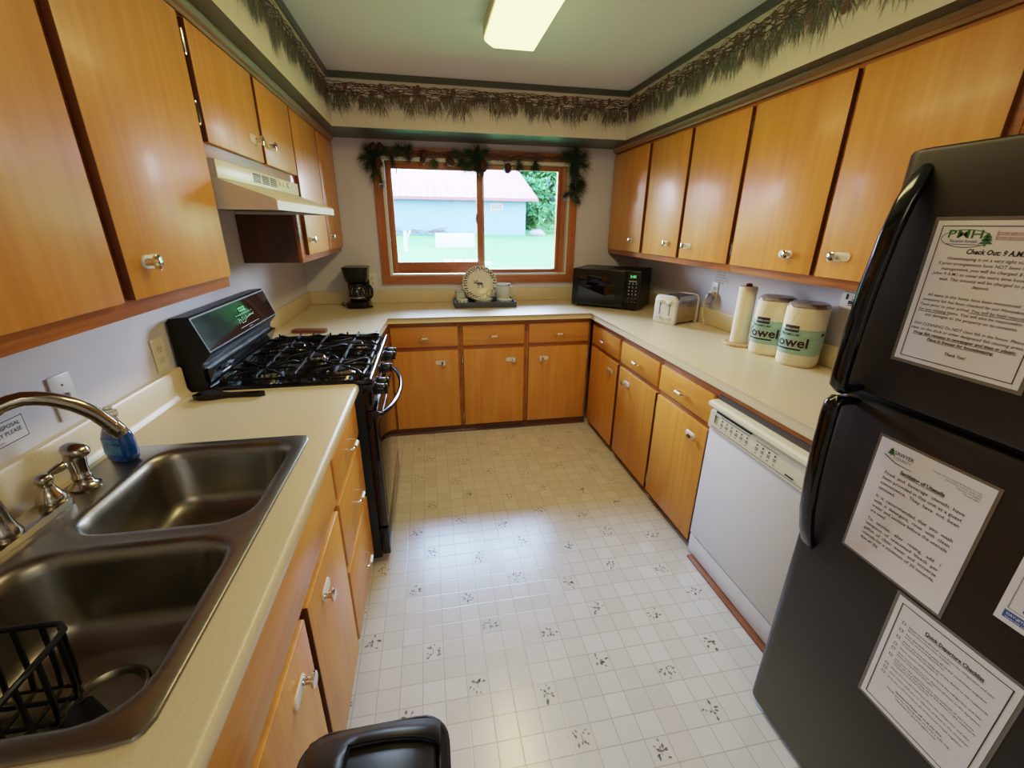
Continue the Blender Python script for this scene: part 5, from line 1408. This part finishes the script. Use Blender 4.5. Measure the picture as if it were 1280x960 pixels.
# ------------------------------------------------------------------ outdoors
OD = .28
def CO(r, g, b):
    c = C(r, g, b); return (c[0] * OD, c[1] * OD, c[2] * OD, 1.0)
GS = .0418
def gz(y): return -.06 + GS * y
mb = MB(); nx_, ny_ = 24, 30; vs = []; fs = []
for i in range(nx_ + 1):
    for j in range(ny_ + 1):
        x = -45 + 110 * i / nx_; y = .14 + 75 * (j / ny_) ** 1.5
        z = gz(y) + (.10 * noise.noise((x * .2, y * .2, 0)) if y > 4 else 0)
        vs.append((x, y, z))
for i in range(nx_):
    for j in range(ny_):
        a = i * (ny_ + 1) + j; fs.append((a, a + ny_ + 1, a + ny_ + 2, a + 1))
mb.poly(vs, fs)
grass = M('lawn_grass', CO(112, 180, 88), .9, var=.3, scale=(.35, .8, 1), dark=CO(84, 160, 80), spec=.1)
g_ = mb.build('ground', grass, smooth=60); g_['kind'] = 'structure'
block_mat = M('pale_blue_block_wall', CO(128, 172, 218), .8, var=.06, scale=(1.5, 1.5, 4), spec=.2)
roof_mat = M('red_metal_roof', CO(216, 84, 136), .45, var=.04, scale=(.5, .5, .5), spec=.3)
fascia_mat = M('roof_fascia', CO(140, 60, 76), .6, var=.05)
bn = thing('barn', 'long pale block building with red metal roof seen through the window', 'building', (-4, 28, gz(24)))
BX0, BX1, BY0, BY1 = -16, 5.94, 24.0, 38.0
zb, zt_ = gz(24) - .25, 3.02
mb = MB(); mb.box(BX0, BX1, BY0, BY1, zb, zt_)
mb.poly([(BX1, BY0, zt_), (BX1, BY1, zt_), (BX1, 31, 5.4), (BX0, BY0, zt_), (BX0, BY1, zt_), (BX0, 31, 5.4)], [(0, 1, 2), (5, 4, 3)])
for k in range(11):
    z = zb + .25 + k * .2
    mb.box(BX0, BX1, BY0 - .006, BY0, z, z + .188)
mb.build('block_walls', block_mat, bn)
mb = MB(); sl = (5.62 - 2.95) / (31 - 23.4); n = 58
for s in (0, 1):
    ya, za = (23.4, 2.95) if s == 0 else (38.6, 2.95)
    mb.poly([(BX0 - .6, ya, za), (BX1 + .62, ya, za), (BX1 + .62, 31, 5.62), (BX0 - .6, 31, 5.62), (BX0 - .6, ya, za + .06), (BX1 + .62, ya, za + .06), (BX1 + .62, 31, 5.68), (BX0 - .6, 31, 5.68)],
            [(0, 1, 2, 3), (4, 5, 6, 7), (0, 1, 5, 4), (1, 2, 6, 5), (0, 3, 7, 4)])
for k in range(n):
    x = BX0 - .5 + k * .385
    mb.poly([(x, 23.4, 3.01), (x + .05, 23.4, 3.01), (x + .05, 31, 5.68), (x, 31, 5.68), (x + .025, 23.4, 3.05), (x + .025, 31, 5.72)], [(0, 4, 5, 3), (4, 1, 2, 5)])
mb.build('metal_roof', roof_mat, bn, smooth=0)
mb = MB(); mb.box(BX0 - .6, BX1 + .64, 23.36, 23.40, 2.86, 3.02); mb.build('fascia', fascia_mat, bn)
mb = MB(); mb.box(3.76, 4.50, 23.95, 23.992, 2.38, 2.74); wn_ = mb.build('window', M('white_frame', CO(200, 205, 210), .6, var=.03), bn)
mb = MB(); mb.box(3.82, 4.44, 23.93, 23.951, 2.43, 2.69); mb.build('pane', M('dull_pane', CO(34, 46, 64), .3, var=.1), wn_)
leafA = M('leaves_bright', CO(110, 186, 96), .8, var=.4, scale=(1.5, 1.5, 1.5), dark=CO(56, 130, 76), spec=.15)
leafB = M('leaves_blue_green', CO(104, 150, 116), .8, var=.4, scale=(1.5, 1.5, 1.5), dark=CO(52, 96, 72), spec=.15)
bark = M('tree_bark', CO(96, 84, 74), .9, var=.3, scale=(8, 8, 2))
def tree(label, x, y, h, w, leaf, seed, nm='tree'):
    r_ = random.Random(seed); b = gz(y) - .15
    t = thing(nm, label, 'tree', (x, y, b), 0, 'trees beyond the lawn')
    mb = MB(); mb.tube([(0, 0, 0), (.08, 0, h * .3), (-.05, .1, h * .6), (0, 0, h * .9)], [w * .06, w * .05, w * .035, w * .01], 8)
    for k in range(7):
        a = r_.uniform(0, 6.28); z = h * r_.uniform(.3, .75); mb.tube([(0, 0, z), (math.cos(a) * w * .25, math.sin(a) * w * .25, z + h * .12), (math.cos(a) * w * .42, math.sin(a) * w * .42, z + h * .2)], [w * .025, w * .016, w * .006], 5)
    mb.build('trunk', bark, t, local=True)
    mb = MB(); blobs = [(r_.gauss(0, w * .2), r_.gauss(0, w * .2), h * (.14 + .78 * (k_ + r_.random()) / 20), w * r_.uniform(.22, .34)) for k_ in range(20)]
    for bx, by, bz, br in blobs:
        for k in range(210):
            d = Vector((r_.gauss(0, 1), r_.gauss(0, 1), r_.gauss(0, 1))).normalized() * br * r_.uniform(.6, 1.05)
            p = Vector((bx, by, bz)) + d
            if p.z < h * .08: continue
            s = r_.uniform(.16, .34) * (1.4 if h > 10 else 1); u = Vector((r_.gauss(0, 1), r_.gauss(0, 1), r_.gauss(0, 1))).normalized(); v = u.orthogonal().normalized()
            mb.poly([p - u * s, p - v * s * .6, p + u * s, p + v * s * .6], [(0, 1, 2, 3)])
    mb.build('crown', leaf, t, local=True, smooth=0, fixn=False)
    return t
tree('bright green tree right beside the corner of the barn roof', 9.6, 25.5, 7.4, 3.8, leafA, 1)
tree('bluish green tree at the right edge of the window view', 15.0, 29.0, 9.0, 4.2, leafB, 2)
tree('bright green tree in the middle row, behind the gap between the two front trees', 11.4, 38.5, 11.0, 5.4, leafA, 3)
tree('bluish tree in the middle row at the right edge of the window view', 17.6, 39.5, 12.0, 5.6, leafB, 4)
tree('tall pale green tree in the back row behind the barn gable', 10.6, 52.0, 16.0, 6.4, leafA, 5)
tree('tall bluish tree in the back row, centre of the gap right of the barn', 20.0, 64.0, 17.0, 6.4, leafB, 8)
tree('tall dark tree in the back row, farthest right', 25.0, 53.0, 16.0, 6.6, leafB, 9)
tree('low bushy tree just behind the boulder', 7.6, 31.5, 3.4, 2.4, leafA, 6)
tree('low blue-green bush in front of the woods right of the barn', 11.0, 31.8, 4.2, 2.4, leafB, 7)
rock_mat = M('grey_stone', CO(150, 150, 158), .9, var=.3, scale=(3, 3, 3))
mb = MB(); rr = random.Random(31)
mb.ball((0, 0, .12), (.55, .4, .24), 14, 9)
for v in mb.bm.verts: v.co += Vector((noise.noise(v.co * 3), noise.noise(v.co * 3 + Vector((5, 0, 0))), noise.noise(v.co * 3 + Vector((0, 7, 0))))) * .08
o = mb.build('boulder', rock_mat, smooth=60); o.location = (6.6, 23.6, gz(23.6)); tag(o, 'grey boulder on the grass beside the barn corner', 'rock')
pale_block = M('pale_lawn_shapes', CO(208, 222, 220), .8, var=.05)  # pale blocks, slab and upright added for unidentified pale smears in the window
bp_ = []
for r in range(3):
    for k in range(4 - (r == 2)):
        x = .52 + k * .34 + (r % 2) * .16; y = 10.7
        mb = MB(); mb.box(-.14, .14, -.12, .12, 0, .105, .01)
        o = mb.build('lawn_block', pale_block); o.location = (x, y - r * .62, gz(y - r * .62) - .02)
        tag(o, 'pale block added in the lawn by the window for an unidentified pale smear', 'block', 'pale blocks in the lawn')
mb = MB(); mb.box(-.82, .82, -.25, .25, 0, .60, .02); o = mb.build('lawn_slab', pale_block); o.location = (1.08, 15.9, gz(15.9) - .03)
tag(o, 'large pale slab added on the lawn before the barn for an unidentified pale smear', 'slab')
mb = MB(); mb.cyl((0, 0, 0), (.02, 0, .78), .085, .06, 12, pale_block); mb.cyl((.06, 0, .45), (.22, 0, .80), .035, .03, 8, pale_block)
o = mb.build('lawn_upright', None); o.location = (-.93, 14.2, gz(14.2) - .03); tag(o, 'thin white added stump standing on the lawn', 'upright')
mb = MB(); rr = random.Random(77)
for k in range(40):
    x = rr.uniform(-2.6, .9); y = 23.55 + rr.uniform(-.2, .2); z = gz(y) + rr.uniform(.05, .3); a = rr.uniform(-.5, .5); L = rr.uniform(.3, .8)
    mb.tube([(x, y, z), (x + L * .5 * math.cos(a), y, z + L * .5 * math.sin(a) + .05), (x + L * math.cos(a), y + .1, z + L * math.sin(a) * .6)], .022, 5)
tag(mb.build('brush_pile', M('dry_brush', CO(120, 108, 100), .9, var=.3)), 'tangle of dry branches along the foot of the barn wall', 'brush', kind='stuff')

# ------------------------------------------------------------------ lights, sky, camera
w = bpy.data.worlds.new('sky'); scene.world = w; w.use_nodes = True
nt = w.node_tree; bgn = nt.nodes['Background']
tcn = nt.nodes.new('ShaderNodeTexCoord'); spn = nt.nodes.new('ShaderNodeSeparateXYZ'); nt.links.new(tcn.outputs['Generated'], spn.inputs[0])
rp = nt.nodes.new('ShaderNodeValToRGB'); e = rp.color_ramp.elements
e[0].position = 0.0; e[0].color = (.78, .88, 1.0, 1); e[1].position = .7; e[1].color = (.30, .54, 1.0, 1)
nt.links.new(spn.outputs['Z'], rp.inputs['Fac']); nt.links.new(rp.outputs['Color'], bgn.inputs['Color'])
SKY = 58.0
bgn.inputs['Strength'].default_value = SKY
def area(name, loc, rot, sx, sy, power, colr, portal=False):
    l = bpy.data.lights.new(name, 'AREA'); l.shape = 'RECTANGLE'; l.size = sx; l.size_y = sy; l.energy = power; l.color = colr
    if portal: l.cycles.is_portal = True
    o = bpy.data.objects.new(name, l); col.objects.link(o); o.location = loc; o.rotation_euler = rot
    return o
area('window_portal', (.325, .135, 1.55), (-PI / 2, 0, 0), 1.46, .86, 1, (1, 1, 1), True)
area('fluorescent_tubes', (.352, -1.836, 2.2965), (0, 0, 0), .20, 1.2, 14.0, (1.0, .75, .34))
area('rear_fill_light', (.35, -4.9, 2.36), (0, 0, 0), 1.0, 1.0, 15, (1.0, .84, .55))  # unseen warm fill lamp, added to brighten the room from behind the camera
area('rear_daylight_fill', (1.0, -6.2, 1.5), (PI / 2, 0, 0), 1.0, 1.6, 4, (.86, .93, 1.0))  # unseen cool fill lamp, added for assumed daylight from behind

cam = bpy.data.cameras.new('camera'); co = bpy.data.objects.new('camera', cam); col.objects.link(co)
r_ = Vector((0.98271614, -0.18486969, 0.00960164)); u_ = Vector((0.05535274, 0.34294273, 0.93772403)); f_ = Vector((0.17664957, 0.92098506, -0.34724839))
co.matrix_world = Matrix(((r_.x, u_.x, -f_.x, -.10228), (r_.y, u_.y, -f_.y, -3.63770), (r_.z, u_.z, -f_.z, 1.51613), (0, 0, 0, 1)))
cam.sensor_width = 36; cam.sensor_fit = 'HORIZONTAL'; cam.lens = 535.357 * 36 / 1280; cam.clip_start = .02; cam.clip_end = 300
scene.camera = co
vw = scene.view_settings
vw.view_transform = 'Standard'; vw.look = 'None'; vw.exposure = 0.0
# soft-shoulder tone curve (phone HDR look)
vw.use_curve_mapping = True
cmv = vw.curve_mapping; WL = 8.0
cmv.use_clip = False
cmv.black_level = (0, 0, 0); cmv.white_level = (WL, WL, WL)
cv = cmv.curves[3]
GAIN, KN = 1.86, 1.74
tone = lambda L: GAIN * L ** 1.10 / (1 + KN * L ** 1.10)
cv.points[0].location = (0, 0); cv.points[1].location = (1, tone(WL))
for Lx in (.06, .13, .22, .35, .55, .85, 1.3, 2.0, 3.0, 4.5, 6.2):
    cv.points.new(Lx / WL, tone(Lx))
cmv.update()
scene.cycles.use_denoising = True
scene.cycles.max_bounces = 10
scene.cycles.transparent_max_bounces = 12
scene.cycles.sample_clamp_indirect = 6.0
scene.cycles.caustics_reflective = False
scene.cycles.caustics_refractive = False
